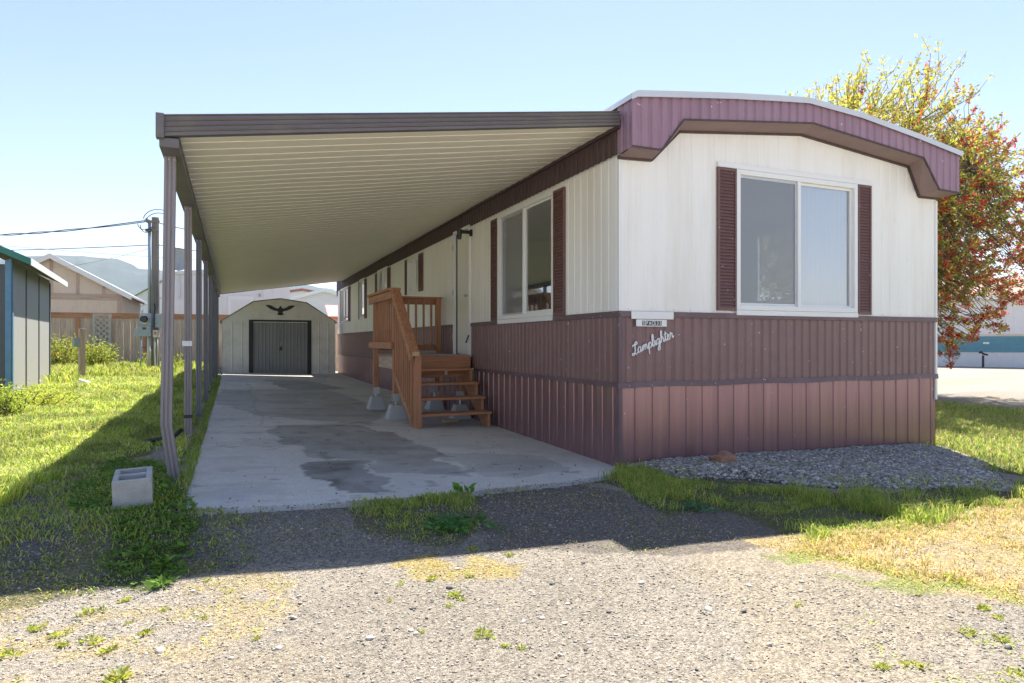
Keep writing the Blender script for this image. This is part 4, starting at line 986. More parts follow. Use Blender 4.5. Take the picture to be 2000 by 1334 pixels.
mb.add([(-.16, -.08, 0), (.14, -.08, 0), (.14, .08, 0), (-.16, .08, 0), (-.10, -.05, .1), (.08, -.05, .07), (.08, .05, .07), (-.10, .05, .1)], [(0, 3, 2, 1), (4, 5, 6, 7), (0, 1, 5, 4), (1, 2, 6, 5), (2, 3, 7, 6), (3, 0, 4, 7)])
tag(mb.build('scrap_box', 'white_trim', None, .01), 'small white and dark bit of rubbish lying in the weeds by the short post', 'litter')

# ------------------------------------------------------------------ cinder block, rock
bc = on_depth(262, 960, 4.47); bz = .132
MBX = Matrix.Translation((bc.x, bc.y, bz))@Matrix.Rotation(math.radians(5), 4, 'Z')@Matrix.Rotation(.03, 4, 'X')@Matrix.Rotation(-.03, 4, 'Y')
mb = MB(X=MBX); W_, L_, H_ = .225, .41, .215; t_ = .034
def ring():
    xs_ = [-W_/2, -W_/2+t_, W_/2-t_, W_/2]; ys_ = [-L_/2, -L_/2+t_, -.016, .016, L_/2-t_, L_/2]
    for i in range(3):
        for j_ in range(5):
            if i == 1 and j_ in (1, 3): continue
            yield xs_[i], xs_[i+1], ys_[j_], ys_[j_+1]
cells = list(ring())
def gridsolid(mb, cells, z0, z1):
    S_ = set((round(a, 5), round(b, 5), round(c_, 5), round(d_, 5)) for a, b, c_, d_ in cells)
    for a, b, c_, d_ in cells:
        mb.add([(a, c_, z1), (b, c_, z1), (b, d_, z1), (a, d_, z1)], [(0, 1, 2, 3)]); mb.add([(a, c_, z0), (b, c_, z0), (b, d_, z0), (a, d_, z0)], [(3, 2, 1, 0)])
        for (p, q_) in (((a, c_), (b, c_)), ((b, c_), (b, d_)), ((b, d_), (a, d_)), ((a, d_), (a, c_))):
            mx, my = (p[0]+q_[0])/2, (p[1]+q_[1])/2; nx_, ny_ = (q_[1]-p[1]), -(q_[0]-p[0]); ln = math.hypot(nx_, ny_); mx += nx_/ln*.004; my += ny_/ln*.004
            if not any(e[0] < mx < e[1] and e[2] < my < e[3] for e in cells):
                mb.add([(p[0], p[1], z0), (q_[0], q_[1], z0), (q_[0], q_[1], z1), (p[0], p[1], z1)], [(0, 1, 2, 3)])
gridsolid(mb, cells, 0, H_)
cb = mb.build('cinder_block', 'concrete_block', None)
bm = bmesh.new(); bm.from_mesh(cb.data); bmesh.ops.remove_doubles(bm, verts=bm.verts, dist=1e-4); bmesh.ops.recalc_face_normals(bm, faces=bm.faces); bm.to_mesh(cb.data); bm.free()
bv = cb.modifiers.new('b', 'BEVEL'); bv.width = .005; bv.segments = 2; bv.limit_method = 'ANGLE'
tag(cb, 'hollow grey concrete block with two cores standing in weeds by the front carport post', 'concrete block')
def blob(center, r3, seed, mat, name, label, cat, sub=3, amp=.25):
    bm = bmesh.new(); bmesh.ops.create_icosphere(bm, subdivisions=sub, radius=1)
    from mathutils import noise
    for v in bm.verts:
        d_ = noise.noise(v.co*1.3+Vector((seed, 0, 0)))*amp+noise.noise(v.co*3.5+Vector((seed, 5, 0)))*amp*.4
        v.co *= 1+d_; v.co.x *= r3[0]; v.co.y *= r3[1]; v.co.z *= r3[2]; v.co += Vector(center)
    me = bpy.data.meshes.new(name); bm.to_mesh(me); bm.free(); me.materials.append(M[mat])
    o = bpy.data.objects.new(name, me); COL.objects.link(o); return tag(o, label, cat)
rk = on_z(1416, 912, -.02); blob((rk.x, rk.y, .075), (.13, .11, .075), 3.3, 'rock', 'rock', 'reddish brown rock lying on the drain gravel near the front corner', 'rock', amp=.6)
rk = on_z(1240, 905, 0); blob((rk.x, rk.y-.02, .02), (.04, .035, .035), 8.3, 'boxgray', 'rock', 'small dark stone touching the skirting beside the front corner', 'rock')

# ------------------------------------------------------------------ neighbours
def wbox(name, mat, parent, pl, *a, bevel=0):
    mb = MB(); pl.box(mb, *a); return mb.build(name, mat, parent, bevel)
# green-trimmed shed, far left
A = on_depth(22, 700, 11); angd = math.radians(5.2); ud = (-math.sin(angd), math.cos(angd)); nd = (math.cos(angd), math.sin(angd))
gs = thing('garden_shed', 'grey panelled shed with blue corner board and green fascia at the far left', 'shed', (A.x, A.y, .25))
GS = Pl(A.x, A.y, ud[0], ud[1], nd[0], nd[1]); GF = Pl(A.x, A.y, -nd[0], -nd[1], -ud[0], -ud[1])
zt0 = on_depth(25, 509, 11).z
Lg = 3.3
for k, u in enumerate((98,)):
    pass
a98 = (98-1000)/F
# length so that far corner lands at px 98
def shed_px(u): p_ = GS.P(u, 0, 0); D_ = p_.x*ST+p_.y*CT; X_2 = p_.x*CT-p_.y*ST; return 1000+F*X_2/D_
u = 0
while shed_px(u) < 97: u += .02
Lg = u
wbox('side_wall', 'gray_panel', gs, GS, 0, Lg, .15, zt0+.06, -.03, 0)
wbox('front_wall', 'gray_batten', gs, GF, .0, 2.8, .15, zt0-.03, -.03, 0)
wbox('corner_board', 'blue_trim', gs, GS, -.02, .09, .15, zt0+.04, .0, .02); wbox('corner_board', 'blue_trim', gs, GF, -.02, .08, .15, zt0+.04, .0, .02)
wbox('corner_board', 'gray_batten', gs, GS, Lg-.08, Lg+.01, .15, zt0, .0, .02)
for px_ in (50, 75):
    u = 0
    while shed_px(u) < px_: u += .01
    wbox('batten', 'gray_batten', gs, GS, u, u+.06, .15, zt0, .0, .014)
mb = MB(); P = GS.P
ov = .30; mb.add([P(-.25, zt0-.03, ov), P(Lg+.25, zt0-.03, ov), P(Lg+.25, zt0+.75, -1.4), P(-.25, zt0+.75, -1.4), P(-.25, zt0+.03, ov), P(Lg+.25, zt0+.03, ov), P(Lg+.25, zt0+.81, -1.4), P(-.25, zt0+.81, -1.4)],
       [(0, 3, 2, 1), (4, 5, 6, 7), (0, 1, 5, 4), (1, 2, 6, 5), (3, 0, 4, 7)]); 
mb.add([P(-.25, zt0+.75, -1.4), P(Lg+.25, zt0+.75, -1.4), P(Lg+.25, zt0+.0, -3.1), P(-.25, zt0+.0, -3.1)], [(0, 1, 2, 3)]); mb.build('roof', 'tar', gs)
mb = MB(); mb.add([P(-.27, zt0-.05, ov+.01), P(Lg+.27, zt0-.05, ov+.01), P(Lg+.27, zt0+.06, ov+.01), P(-.27, zt0+.06, ov+.01), P(-.27, zt0-.05, ov-.01), P(Lg+.27, zt0-.05, ov-.01), P(Lg+.27, zt0+.06, ov-.01), P(-.27, zt0+.06, ov-.01)],
       [(0, 1, 2, 3), (7, 6, 5, 4), (0, 4, 5, 1), (3, 2, 6, 7), (0, 3, 7, 4), (1, 5, 6, 2)]); mb.build('eave_board', 'white_trim', gs)
mb = MB(); mb.add([P(-.28, zt0-.05, ov+.0), P(-.28, zt0+.73, -1.4), P(-.28, zt0+.84, -1.4), P(-.28, zt0+.06, ov+.0), P(-.25, zt0-.05, ov+.0), P(-.25, zt0+.73, -1.4), P(-.25, zt0+.84, -1.4), P(-.25, zt0+.06, ov+.0)],
       [(0, 1, 2, 3), (7, 6, 5, 4), (0, 4, 5, 1), (3, 2, 6, 7), (0, 3, 7, 4), (1, 5, 6, 2)]); mb.build('gable_board', 'green_trim', gs)

def gable(name, label, cat, pl, half, depth, z0, ze, zp, wallm, roofm, ov=.35, trim='white_trim', u_c=0, ff=.25):
    """gable end faces outward of pl; centred at u_c"""
    o = pl.P(u_c, z0, 0); t = thing(name, label, cat, tuple(o))
    mb = MB(); ga = [(u_c-half, z0), (u_c+half, z0), (u_c+half, ze), (u_c, zp), (u_c-half, ze)]
    mb.prism(ga, lambda u, v, d: pl.P(u, v, d), -.0, -depth); mb.build('wall', wallm, t)
    s_ = (zp-ze)/half; e0 = ze-ov*s_
    for sg in (-1, 1):
        mb = MB(); ex = u_c+sg*(half+ov)
        mb.add([pl.P(u_c, zp+.03, ff), pl.P(ex, e0+.03, ff), pl.P(ex, e0+.03, -depth-.2), pl.P(u_c, zp+.03, -depth-.2), pl.P(u_c, zp+.12, ff), pl.P(ex, e0+.12, ff), pl.P(ex, e0+.12, -depth-.2), pl.P(u_c, zp+.12, -depth-.2)],
               [(0, 1, 2, 3), (7, 6, 5, 4), (0, 4, 5, 1), (1, 5, 6, 2), (3, 2, 6, 7)]); mb.build('roof', roofm, t)
        mb = MB(); mb.add([pl.P(u_c, zp-.10, ff+.03), pl.P(ex, e0-.10, ff+.03), pl.P(ex, e0+.10, ff+.03), pl.P(u_c, zp+.10, ff+.03), pl.P(u_c, zp-.10, ff+.002), pl.P(ex, e0-.10, ff+.002), pl.P(ex, e0+.10, ff+.002), pl.P(u_c, zp+.10, ff+.002)],
               [(0, 1, 2, 3), (7, 6, 5, 4), (0, 4, 5, 1), (3, 2, 6, 7), (1, 5, 6, 2)]); mb.build('barge_board', trim, t)
    return t
GY_ = 33.3; ap = on_y(100, 492, GY_); ev = on_y(258, 573, GY_); wcx = on_y(240, 600, GY_).x
half = wcx-ap.x; GP = Pl(ap.x, GY_, 1, 0, 0, -1)
sl_ = (ap.z-ev.z)/(ev.x-ap.x)
tg = gable('garage', 'tan panelled garage gable with brown timbers and white barge boards behind the fence', 'garage', GP, half, 6, .3, ap.z-.12-sl_*half, ap.z-.12, 'tan_panel', 'boxgray', ov=ev.x-wcx)
ze_ = ap.z-.12-sl_*half
wbox('timber', 'graywood_x', tg, GP, -half, half, ze_-.30, ze_-.06, .002, .04)
wbox('timber', 'graywood_z', tg, GP, half-.22, half, .4, ze_-.302, .002, .04); wbox('timber', 'graywood_z', tg, GP, -half, -half+.2, .4, ze_-.302, .002, .04)
for u in (-1.9, -.95, 0, .95, 1.9):
    hh = ap.z-.12-sl_*abs(u)
    if abs(u) < half-.2: wbox('timber', 'graywood_z', tg, GP, u-.05, u+.05, ze_-.058, hh-.12, .002, .035)
for k in range(7):
    mb = MB(); yy = GY_+.4+k*.7; mb.beam((ap.x+half, yy, ze_-.02), (ev.x-.03, yy, ev.z-.12), .05, .10); mb.build('rafter_tail', 'redwood_x', tg)

# white home directly behind the metal shed
WY = 30.5; wl, wr = on_y(336, 600, WY).x, on_y(566, 600, WY).x; wzt = on_y(345, 529, WY).z
wh_ = thing('white_house', 'white flat-fronted home end with a framed window behind the metal shed', 'house', ((wl+wr)/2, WY, .3))
WP = Pl(0, WY, 1, 0, 0, -1)
mb = MB(); ribbed(mb, WP, wl, wr, .2, wzt-.05, .4, [(0, 0), (.93, 0), (.95, -.012), (.98, -.012)]); mb.build('front_wall', 'white_house', wh_)
mb = MB(); mb.box(wl, wl+.05, WY+.02, WY+9, .2, wzt-.05); mb.box(wr-.05, wr, WY+.02, WY+9, .2, wzt-.05); mb.build('side_wall', 'white_house', wh_)
mb = MB(); mb.prism([(wl-.1, wzt-.05), (wr+.1, wzt-.05), (wr+.1, wzt+.03), ((wl+wr)/2, wzt+.30), (wl-.1, wzt+.03)], WP.P, .08, -9.2); mb.build('roof', 'roof_metal', wh_)
wa, wb_ = on_y(445, 600, WY), on_y(495, 575, WY)
mb = MB(); WP.box(mb, wa.x, wb_.x, 1.6, wb_.z, 0, .06); wnn = mb.build('window', 'white_trim', wh_, .01)
mb = MB(); WP.box(mb, wa.x+.12, wb_.x-.12, 1.7, wb_.z-.14, .062, .066); mb.build('pane', 'white_house', wnn)
mb = MB(); WP.box(mb, on_y(505, 600, WY).x, on_y(509, 600, WY).x, wb_.z-.0, wb_.z+.12, 0, .12); mb.build('vent', 'boxgray', wh_)
# satellite dish
dd_ = on_y(349, 503, WY-.1); ds = thing('satellite_dish', 'round grey satellite dish on a bent mast above the white home', 'satellite dish', (dd_.x, WY, wzt))
mb = MB(); n = 20; vs = [tuple(dd_)]; R_ = .47
for rr_ in (.5, 1.0):
    for i in range(n):
        t = 2*math.pi*i/n; vs.append((dd_.x+R_*.9*rr_*math.cos(t), dd_.y-.12*rr_*rr_, dd_.z+R_*rr_*math.sin(t)))
fs = [(0, 1+i, 1+(i+1) % n) for i in range(n)]+[(1+i, 1+n+i, 1+n+(i+1) % n, 1+(i+1) % n) for i in range(n)]
mb.add(vs, fs); mb.add([(x_, y_+.03, z_) for x_, y_, z_ in vs], [f[::-1] for f in fs]); mb.build('dish', 'boxgray', ds, smooth=True)
mb = MB(); mb.tube([(dd_.x, dd_.y+.04, dd_.z-.1), (dd_.x, dd_.y+.06, dd_.z-.55), (dd_.x+.05, dd_.y+.02, wzt-.9), (dd_.x+.02, dd_.y+.04, wzt-1.1)], .03, 8); mb.tube([(dd_.x, dd_.y-.05, dd_.z-.35), (dd_.x, dd_.y-.6, dd_.z-.1)], .015, 6); mb.build('mast', 'galv', ds)
# long white home receding to the left
p0 = on_depth(338, 600, 33); p1 = on_depth(240, 600, 56); dl = Vector((p1.x-p0.x, p1.y-p0.y)); Ln = dl.length; dl /= Ln
LW = Pl(p0.x, p0.y, dl.x, dl.y, -dl.y, dl.x)
if (Vector((-dl.y, dl.x)).dot(Vector((-p0.x, -p0.y)))) < 0: LW = Pl(p0.x, p0.y, dl.x, dl.y, dl.y, -dl.x)
lw = thing('long_house', 'long low white home seen between the tan garage and the service pole', 'house', (p0.x, p0.y, .3))
zl = on_depth(317, 545, 36).z
wbox('wall', 'white_house', lw, LW, 0, Ln, .2, zl, -5, 0)
mb = MB(); P = LW.P; mb.add([P(-.2, zl, .15), P(Ln+.2, zl, .15), P(Ln+.2, zl+.5, -2.5), P(-.2, zl+.5, -2.5), P(Ln+.2, zl, -5.2), P(-.2, zl, -5.2)], [(0, 1, 2, 3), (3, 2, 4, 5), (0, 3, 5), (1, 4, 2)]); mb.build('roof', 'roof_metal', lw)
wbox('eave_board', 'boxgray', lw, LW, -.2, Ln+.2, zl-.9, zl-.86, .0, .02)
for f in (.22, .45, .62, .8):
    w_ = wbox('window', 'white_trim', lw, LW, Ln*f, Ln*f+1.1, zl-2.2, zl-1.1, .0, .05); wbox('pane', 'boxgray', w_, LW, Ln*f+.1, Ln*f+1.0, zl-2.1, zl-1.2, .052, .056)
# small things between shed and home
BP = Pl(0, 46, 1, 0, 0, -1); a_ = on_y(590, 570, 46); b_ = on_y(700, 570, 46); pk = on_y(600, 563, 46)
wg = gable('white_barn', 'white gabled outbuilding with pale metal roof seen past the end of the long wall', 'building', Pl(0, 46, 1, 0, 0, -1), 3.2, 7, .2, on_y(600, 590, 46).z, on_y(630, 563, 46).z, 'white_house', 'roof_metal', u_c=on_y(632, 563, 46).x)
rp = on_y(590, 560, 62)
rb_ = gable('brick_roof_house', 'distant low house with brick red roof behind the white home', 'house', Pl(0, 62, 1, 0, 0, -1), 5, 8, .2, on_y(590, 582, 62).z, on_y(590, 562, 62).z, 'white_house', 'brick_roof', u_c=rp.x, trim='brick_roof')
c0 = on_y(655, 598, 30); cn = thing('red_canopy', 'bright red sloping canopy glimpsed beside the metal shed', 'canopy', (c0.x, 30, .3))
mb = MB(); x0_, x1_ = on_y(640, 600, 30).x, 8.5; zt_ = on_y(655, 594, 30).z
mb.add([(x0_, 29.2, zt_-.75), (x1_, 29.2, zt_-.75), (x1_, 31, zt_+.1), (x0_, 31, zt_+.1), (x0_, 29.2, zt_-.78), (x1_, 29.2, zt_-.78), (x1_, 31, zt_+.07), (x0_, 31, zt_+.07)], [(0, 1, 2, 3), (7, 6, 5, 4), (0, 4, 5, 1), (0, 3, 7, 4)]); mb.build('roof', 'red_paint', cn)
for x in (x0_+.1, x1_-.1): mb = MB(); mb.box(x, x+.08, 29.25, 29.33, .2, zt_-.78); mb.build('post', 'graywood_z', cn)

# right neighbour with teal band
p0 = on_depth(1650, 700, 35); p1 = on_depth(2500, 700, 27.5); dl = Vector((p1.x-p0.x, p1.y-p0.y)); Ln = dl.length; dl /= Ln
NP = Pl(p0.x, p0.y, dl.x, dl.y, dl.y, -dl.x)
nb_ = thing('teal_band_house', 'white home with a teal clapboard band and pink shingle roof across the gravel', 'house', (p0.x, p0.y, .1))
Dm = 31.7
def nz(py): return CAMZ+(HY-py)/F*Dm
zs = [nz(712), nz(684), nz(651.5), nz(580)]
mb = MB(); ribbed(mb, NP, 0, Ln, -.2, zs[1], .3, [(0, 0), (.9, 0), (.93, -.01), (.97, -.01)]); mb.build('skirting', 'white_house', nb_)
mb = MB()
n = 4
for i in range(n):
    za = zs[1]+(zs[2]-zs[1])*i/n; zb = zs[1]+(zs[2]-zs[1])*(i+1)/n
    mb.add([NP.P(0, za, .04), NP.P(Ln, za, .04), NP.P(Ln, zb, .02), NP.P(0, zb, .02), NP.P(0, za, 0), NP.P(Ln, za, 0)], [(0, 1, 2, 3), (0, 4, 5, 1)])
mb.build('clapboard_band', 'teal', nb_)
mb = MB(); ribbed(mb, NP, 0, Ln, zs[2], zs[3], .4, [(0, 0), (.9, 0), (.93, -.01), (.97, -.01)]); mb.build('wall', 'white_house', nb_)
wbox('side_wall', 'white_house', nb_, NP, 0, Ln, -.2, zs[3], -7, -.04)
wbox('belt_board', 'tan_panel', nb_, NP, 0, Ln, zs[2]-.03, zs[2]+.06, .021, .05)
wbox('eave_board', 'white_trim', nb_, NP, -.5, Ln+.5, zs[3]-.02, zs[3]+.16, .38, .42)
mb = MB(); P = NP.P; mb.add([P(-.5, zs[3]+.16, .42), P(Ln+.5, zs[3]+.16, .42), P(Ln+.5, zs[3]+1.35, -3.5), P(-.5, zs[3]+1.35, -3.5), P(Ln+.5, zs[3]+.16, -7.4), P(-.5, zs[3]+.16, -7.4), P(-.5, zs[3]-.02, .38), P(Ln+.5, zs[3]-.02, .38), P(Ln+.5, zs[3]-.02, -7.4), P(-.5, zs[3]-.02, -7.4)],
       [(0, 1, 2, 3), (3, 2, 4, 5), (6, 9, 8, 7), (0, 3, 5, 9, 6), (1, 7, 8, 4, 2)]); mb.build('roof', 'shingle', nb_)
def nu(px_):  # u for pixel column
    best = min(np.linspace(0, Ln, 600), key=lambda u_: abs(1000+F*((NP.P(u_, 0, 0).x*CT-NP.P(u_, 0, 0).y*ST)/(NP.P(u_, 0, 0).x*ST+NP.P(u_, 0, 0).y*CT))-px_)); return float(best)
u_ = nu(1925); wbox('wall_outlet', 'galv', nb_, NP, u_-.12, u_+.12, nz(668), nz(664), .03, .1)
u_ = nu(1863); wbox('vent', 'gray_batten', nb_, NP, u_-.4, u_+.25, nz(691), nz(685), .0, .05)
sp_ = NP.P(nu(1915), 0, .8); t_p = thing('standpipe', 'thin black standpipe with a curved tap in front of the teal-banded home', 'standpipe', (sp_.x, sp_.y, .05))
mb = MB(); mb.tube([(sp_.x, sp_.y, .0), (sp_.x, sp_.y, nz(690))], .05, 8); mb.tube([(sp_.x-.25, sp_.y, nz(685)), (sp_.x-.15, sp_.y, nz(683)), (sp_.x, sp_.y, nz(687)), (sp_.x+.3, sp_.y, nz(689))], .045, 8); mb.build('pipe', 'black_metal', t_p)

# ------------------------------------------------------------------ hill
HD = 1500.
prof = [(-900, 560), (-500, 520), (-200, 505), (0, 503), (60, 497), (110, 493), (170, 497), (230, 503), (258, 512), (270, 520), (310, 522), (360, 535), (430, 545), (520, 552), (600, 553), (650, 560), (720, 590), (900, 620), (1300, 640), (2600, 650)]
pxs = np.arange(-900, 2600, 10.)
V = []; 
for ph_, (dmul, off) in enumerate(((1.0, 0), (.86, 1), (.70, 2), (.55, 3))):
    for px_ in pxs:
        py_ = np.interp(px_, [p[0] for p in prof], [p[1] for p in prof])
        py_ = py_+(fbm(np.array(px_/40.), np.array(3.+ph_))-.5)*5+(fbm(np.array(px_/6.), np.array(9.+ph_))-.5)*1.6
        h = (HY-py_)*(1, .8, .38, -.0)[ph_]
        if ph_ in (1, 2): h *= 1+(float(fbm(np.array(px_/70.), np.array(20.+ph_)))-.5)*.6
        p_ = on_depth(px_, HY-h, HD*dmul); V.append((p_.x, p_.y, max(p_.z, -2 if ph_ < 3 else -4)))
V = np.array(V); n = len(pxs); idx = np.arange(4*n).reshape(4, n)
q = np.stack([idx[:-1, :-1], idx[:-1, 1:], idx[1:, 1:], idx[1:, :-1]], -1).reshape(-1, 4)[:, ::-1]
hl = npmesh('hill', V, [q], None, 'hillmat', smooth=True); tag(hl, kind='structure')

# ------------------------------------------------------------------ vegetation
def blades(name, x, y, h, wdt, col, lean=.5, zoff=0., seed=1, label=None, cat=None, zfun=TG):
    rg = np.random.default_rng(seed); n = len(x)
    z = zfun(x, y)+zoff-.01; a = rg.random(n)*2*np.pi; la = rg.random(n)*2*np.pi; le = lean*(.3+rg.random(n))*h
    dx, dy = np.cos(a)*wdt/2, np.sin(a)*wdt/2; lx, ly = np.cos(la)*le, np.sin(la)*le
    B0 = np.c_[x-dx, y-dy, z]; B1 = np.c_[x+dx, y+dy, z]
    mx, my, mz = x+lx*.35, y+ly*.35, z+h*.6
    M0 = np.c_[mx-dx*.8, my-dy*.8, mz]; M1 = np.c_[mx+dx*.8, my+dy*.8, mz]; TP = np.c_[x+lx, y+ly, z+h*(1-.35*lean)]
    V = np.stack([B0, B1, M1, M0, TP], 1).reshape(-1, 3); k = np.arange(n)*5
    q = np.stack([k, k+1, k+2, k+3], -1); t = np.stack([k+3, k+2, k+4], -1)
    c_ = np.repeat(col, 5, 0); tipm = np.tile([.75, .75, 1, 1, 1.15], n)[:, None]*0+1
    o = npmesh(name, V, [q, t], np.clip(c_, 0, 1), 'leafmat'); return tag(o, label, cat, kind='stuff')
def scatter(poly, dens, seed, edge=.12, dpow=1.4, dref=5.5, wobs=3., fn=None, soft=.14):
    rg = np.random.default_rng(seed); P_ = np.array(poly); x0, y0 = P_.min(0); x1, y1 = P_.max(0)
    n = int((x1-x0)*(y1-y0)*dens); x = rg.uniform(x0, x1, n); y = rg.uniform(y0, y1, n)
    D = x*ST+y*CT; X = x*CT-y*ST; keep = (D > 1.5) & (np.abs(X/np.maximum(D, .1)) < .84) & (rg.random(n) < np.minimum(1, (dref/np.maximum(D, .1))**dpow))
    x, y = x[keep], y[keep]; a, b = wob(x, y, edge, wobs); k = inpoly(a, b, poly); k[k] = rg.random(k.sum()) < sstep(pdist(a[k], b[k], poly), -.02, soft); x, y = x[k], y[k]
    ins = (x > -.31) & (x < 3.5) & (y > slab_front(x)-.0) & (y < 23.5); hs = (x > HX0-.02) & (x < HX1+.02) & (y > HY0-.02) & (y < HY1)
    x, y = x[~(ins | hs)], y[~(ins | hs)]
    if fn is not None:
        k = rg.random(len(x)) < fn(x, y); x, y = x[k], y[k]
    return x, y, rg
def pal(rg, n, cols, wts, j=.18):
    i = rg.choice(len(cols), n, p=np.array(wts)/sum(wts)); c_ = np.array(cols)[i]*(1+(rg.random((n, 1))-.5)*2*j); return c_
GR = (.24, .37, .055); YG = (.58, .61, .12); LG = (.38, .50, .075); DG = (.07, .16, .025); ST_ = (.52, .44, .20); PS = (.60, .55, .36)
# lawn
x, y, rg = scatter(LAWN, 4200, 11, .1, 1.45)
D = x*ST+y*CT; hn = fbm(x*.9, y*.9); h = (.05+.10*sstep(hn, .35, .7))*(.6+.8*rg.random(len(x)))*(1+.05*np.maximum(0, D-6)); cl = sstep(fbm(x*2.5+9, y*2.5), .45, .6)[:, None]
near_edge = sstep(x, -1.1, -.5)*sstep(y, 8, 6.5)
col = pal(rg, len(x), [GR, YG, LG, ST_, PS], [2, 4.5, 4, 1.2, .9])*(.8+.4*cl)
blades('lawn_grass', x, y, h, (.0045+.0007*D)*(.8+.5*rg.random(len(x))), col, .75, seed=1, label='bright green uneven lawn left of the carport posts', cat='grass')
# tall weedy growth at the back of the lawn and by the garden shed
WB = [(-13, 26.8), (-.6, 26.8), (-.6, 22.5), (-2.6, 19.5), (-4.2, 14), (-4.0, 9.6), (-5.2, 8.2), (-12, 8.5)]
x, y, rg = scatter(WB, 700, 12, .3, .9, 9., fn=lambda x, y: .15+.85*sstep(fbm(x*.8+3, y*.8), .42, .55))
D = x*ST+y*CT; h = (.14+.26*fbm(x*1.3, y*1.3))*(.5+rg.random(len(x)))
col = pal(rg, len(x), [YG, LG, GR, ST_, (.5, .5, .12)], [4, 3, 1, 1.5, 2])
blades('tall_weeds', x, y, h, (.010+.0012*D), col, .45, seed=2, label='tall yellow green weeds along the fence and the far left shed', cat='weeds')
# sparse shaded grass left
x, y, rg = scatter(SPARSE_L, 3600, 13, .15, 1.2, fn=lambda x, y: .15+.85*sstep(fbm(x*4, y*4), .38, .56))
col = pal(rg, len(x), [LG, YG, GR, ST_, DG], [4, 3, 3, 2, .5]); h = (.015+.035*rg.random(len(x)))
blades('sparse_grass', x, y, h, .005+.003*rg.random(len(x)), col, 1.1, seed=3, label='patchy shaded grass and straw in front of the lawn', cat='grass')
x, y, rg = scatter([(-14, 5.8), (-.5, 6.3), (-.3, 5), (-.5, 4.4), (-3, 4.4)], 2600, 14, .15, 1.2, fn=lambda x, y: .2+.8*sstep(fbm(x*3, y*3), .4, .55))
col = pal(rg, len(x), [LG, YG, GR, ST_], [3, 2.4, 2, 1.6]); blades('sparse_grass', x, y, .03+.05*rg.random(len(x)), .006+.003*rg.random(len(x)), col, .9, seed=31, label='thin grass where the lawn meets the gravel beside the bent post', cat='grass')
x, y, rg = scatter(DIRT2, 1800, 15, .15, 1., fn=lambda x, y: .10+.9*sstep(fbm(x*5, y*5), .48, .62))
col = pal(rg, len(x), [ST_, LG, PS, YG], [4, 2, 1, 1]); blades('straw', x, y, .012+.03*rg.random(len(x)), .004+.002*rg.random(len(x)), col, 1.5, seed=4, label='scattered straw and thin grass on dark dirt before the slab', cat='grass')
x, y, rg = scatter(DIRT, 1500, 16, .15, 1., fn=lambda x, y: .10+.9*sstep(fbm(x*5, y*5), .48, .62))
col = pal(rg, len(x), [ST_, LG, (.3, .24, .12), YG], [4, 2, 2, 1]); blades('straw', x, y, .012+.03*rg.random(len(x)), .004+.002*rg.random(len(x)), col, 1.5, seed=5, label='scattered straw on the dark dirt right of the front grass tuft', cat='grass')
# tufts
x, y, rg = scatter(TUFT, 7500, 17, .08, 1., soft=.2, fn=lambda x, y: .06+.94*sstep(fbm(x*6, y*6), .44, .62))
col = pal(rg, len(x), [GR, LG, YG, ST_, (.4, .33, .15)], [4, 5, 2, 1.5, 1]); h = (.02+.06*fbm(x*3, y*3))*(.5+rg.random(len(x)))
blades('grass_tuft', x, y, h, .0045+.003*rg.random(len(x)), col, .8, seed=6, label='green grass tuft growing at the middle of the slab front edge', cat='grass')
x, y, rg = scatter(TUFT2, 2800, 18, .06, 1.)
col = pal(rg, len(x), [ST_, LG, (.35, .22, .13)], [3, 2, 2]); blades('dry_tuft', x, y, .02+.04*rg.random(len(x)), .005, col, 1.0, seed=7, label='dry brownish grass right of the green tuft at the slab edge', cat='grass')
# strip before the home
x, y, rg = scatter(STRIP, 8200, 19, .12, 1., soft=.3, fn=lambda x, y: .06+.94*sstep(fbm(x*3.8, y*3.8), .40, .60))
t = sstep(fbm(x*1.5, y*1.5), .4, .6); rx = sstep(x, 3.4, 5.5)
h = (.03+.06*t+.04*rx)*(.5+rg.random(len(x))); col = pal(rg, len(x), [GR, LG, YG, ST_, (.46, .38, .15)], [4, 5, 3, 1.8, 1.])
blades('grass_strip', x, y, h, .0045+.003*rg.random(len(x)), col, .7, seed=8, label='long green grass strip between the drain rock and the sunny dry grass', cat='grass')
# dry grass
x, y, rg = scatter(DRY, 5200, 20, .12, 1., fn=lambda x, y: .25+.75*sstep(fbm(x*4, y*4), .34, .5))
col = pal(rg, len(x), [(.62, .46, .20), (.66, .55, .30), (.55, .40, .12), (.45, .42, .08), YG], [4, 3, 3, 1.5, .8])
blades('dry_grass', x, y, (.015+.035*rg.random(len(x)))*(1+.7*sstep(fbm(x*2, y*2), .5, .65)), .005+.003*rg.random(len(x)), col, 1.2, seed=9, label='golden dry grass patch in the sun at the right', cat='grass')
def mats(poly, dens, seed, lab, cols, wts, thr=.5, h=.018, fq=5., name='ground_weeds'):
    x, y, rg = scatter(poly, dens, seed, .12, .9, fn=lambda x, y: sstep(fbm(x*fq, y*fq), thr, thr+.08))
    blades(name, x, y, h*(.5+rg.random(len(x))), .006+.005*rg.random(len(x)), pal(rg, len(x), cols, wts), 1.6, seed=seed, label=lab, cat='weeds')
mats(GREENEDGE, 6500, 21, 'low bright green weeds fringing the dry grass', [LG, YG, (.30, .42, .08)], [3, 3, 2], .42)
mats(MOSS, 6500, 22, 'small yellow ochre moss patch in the sun below the slab', [(.55, .43, .13), (.5, .37, .14), YG], [3, 3, 2], .40)
mats(SPARSE_BL, 4200, 23, 'yellow green low weeds and straw over the gravel at lower left', [YG, LG, ST_, (.58, .45, .22)], [3, 2, 3, 4], .50)
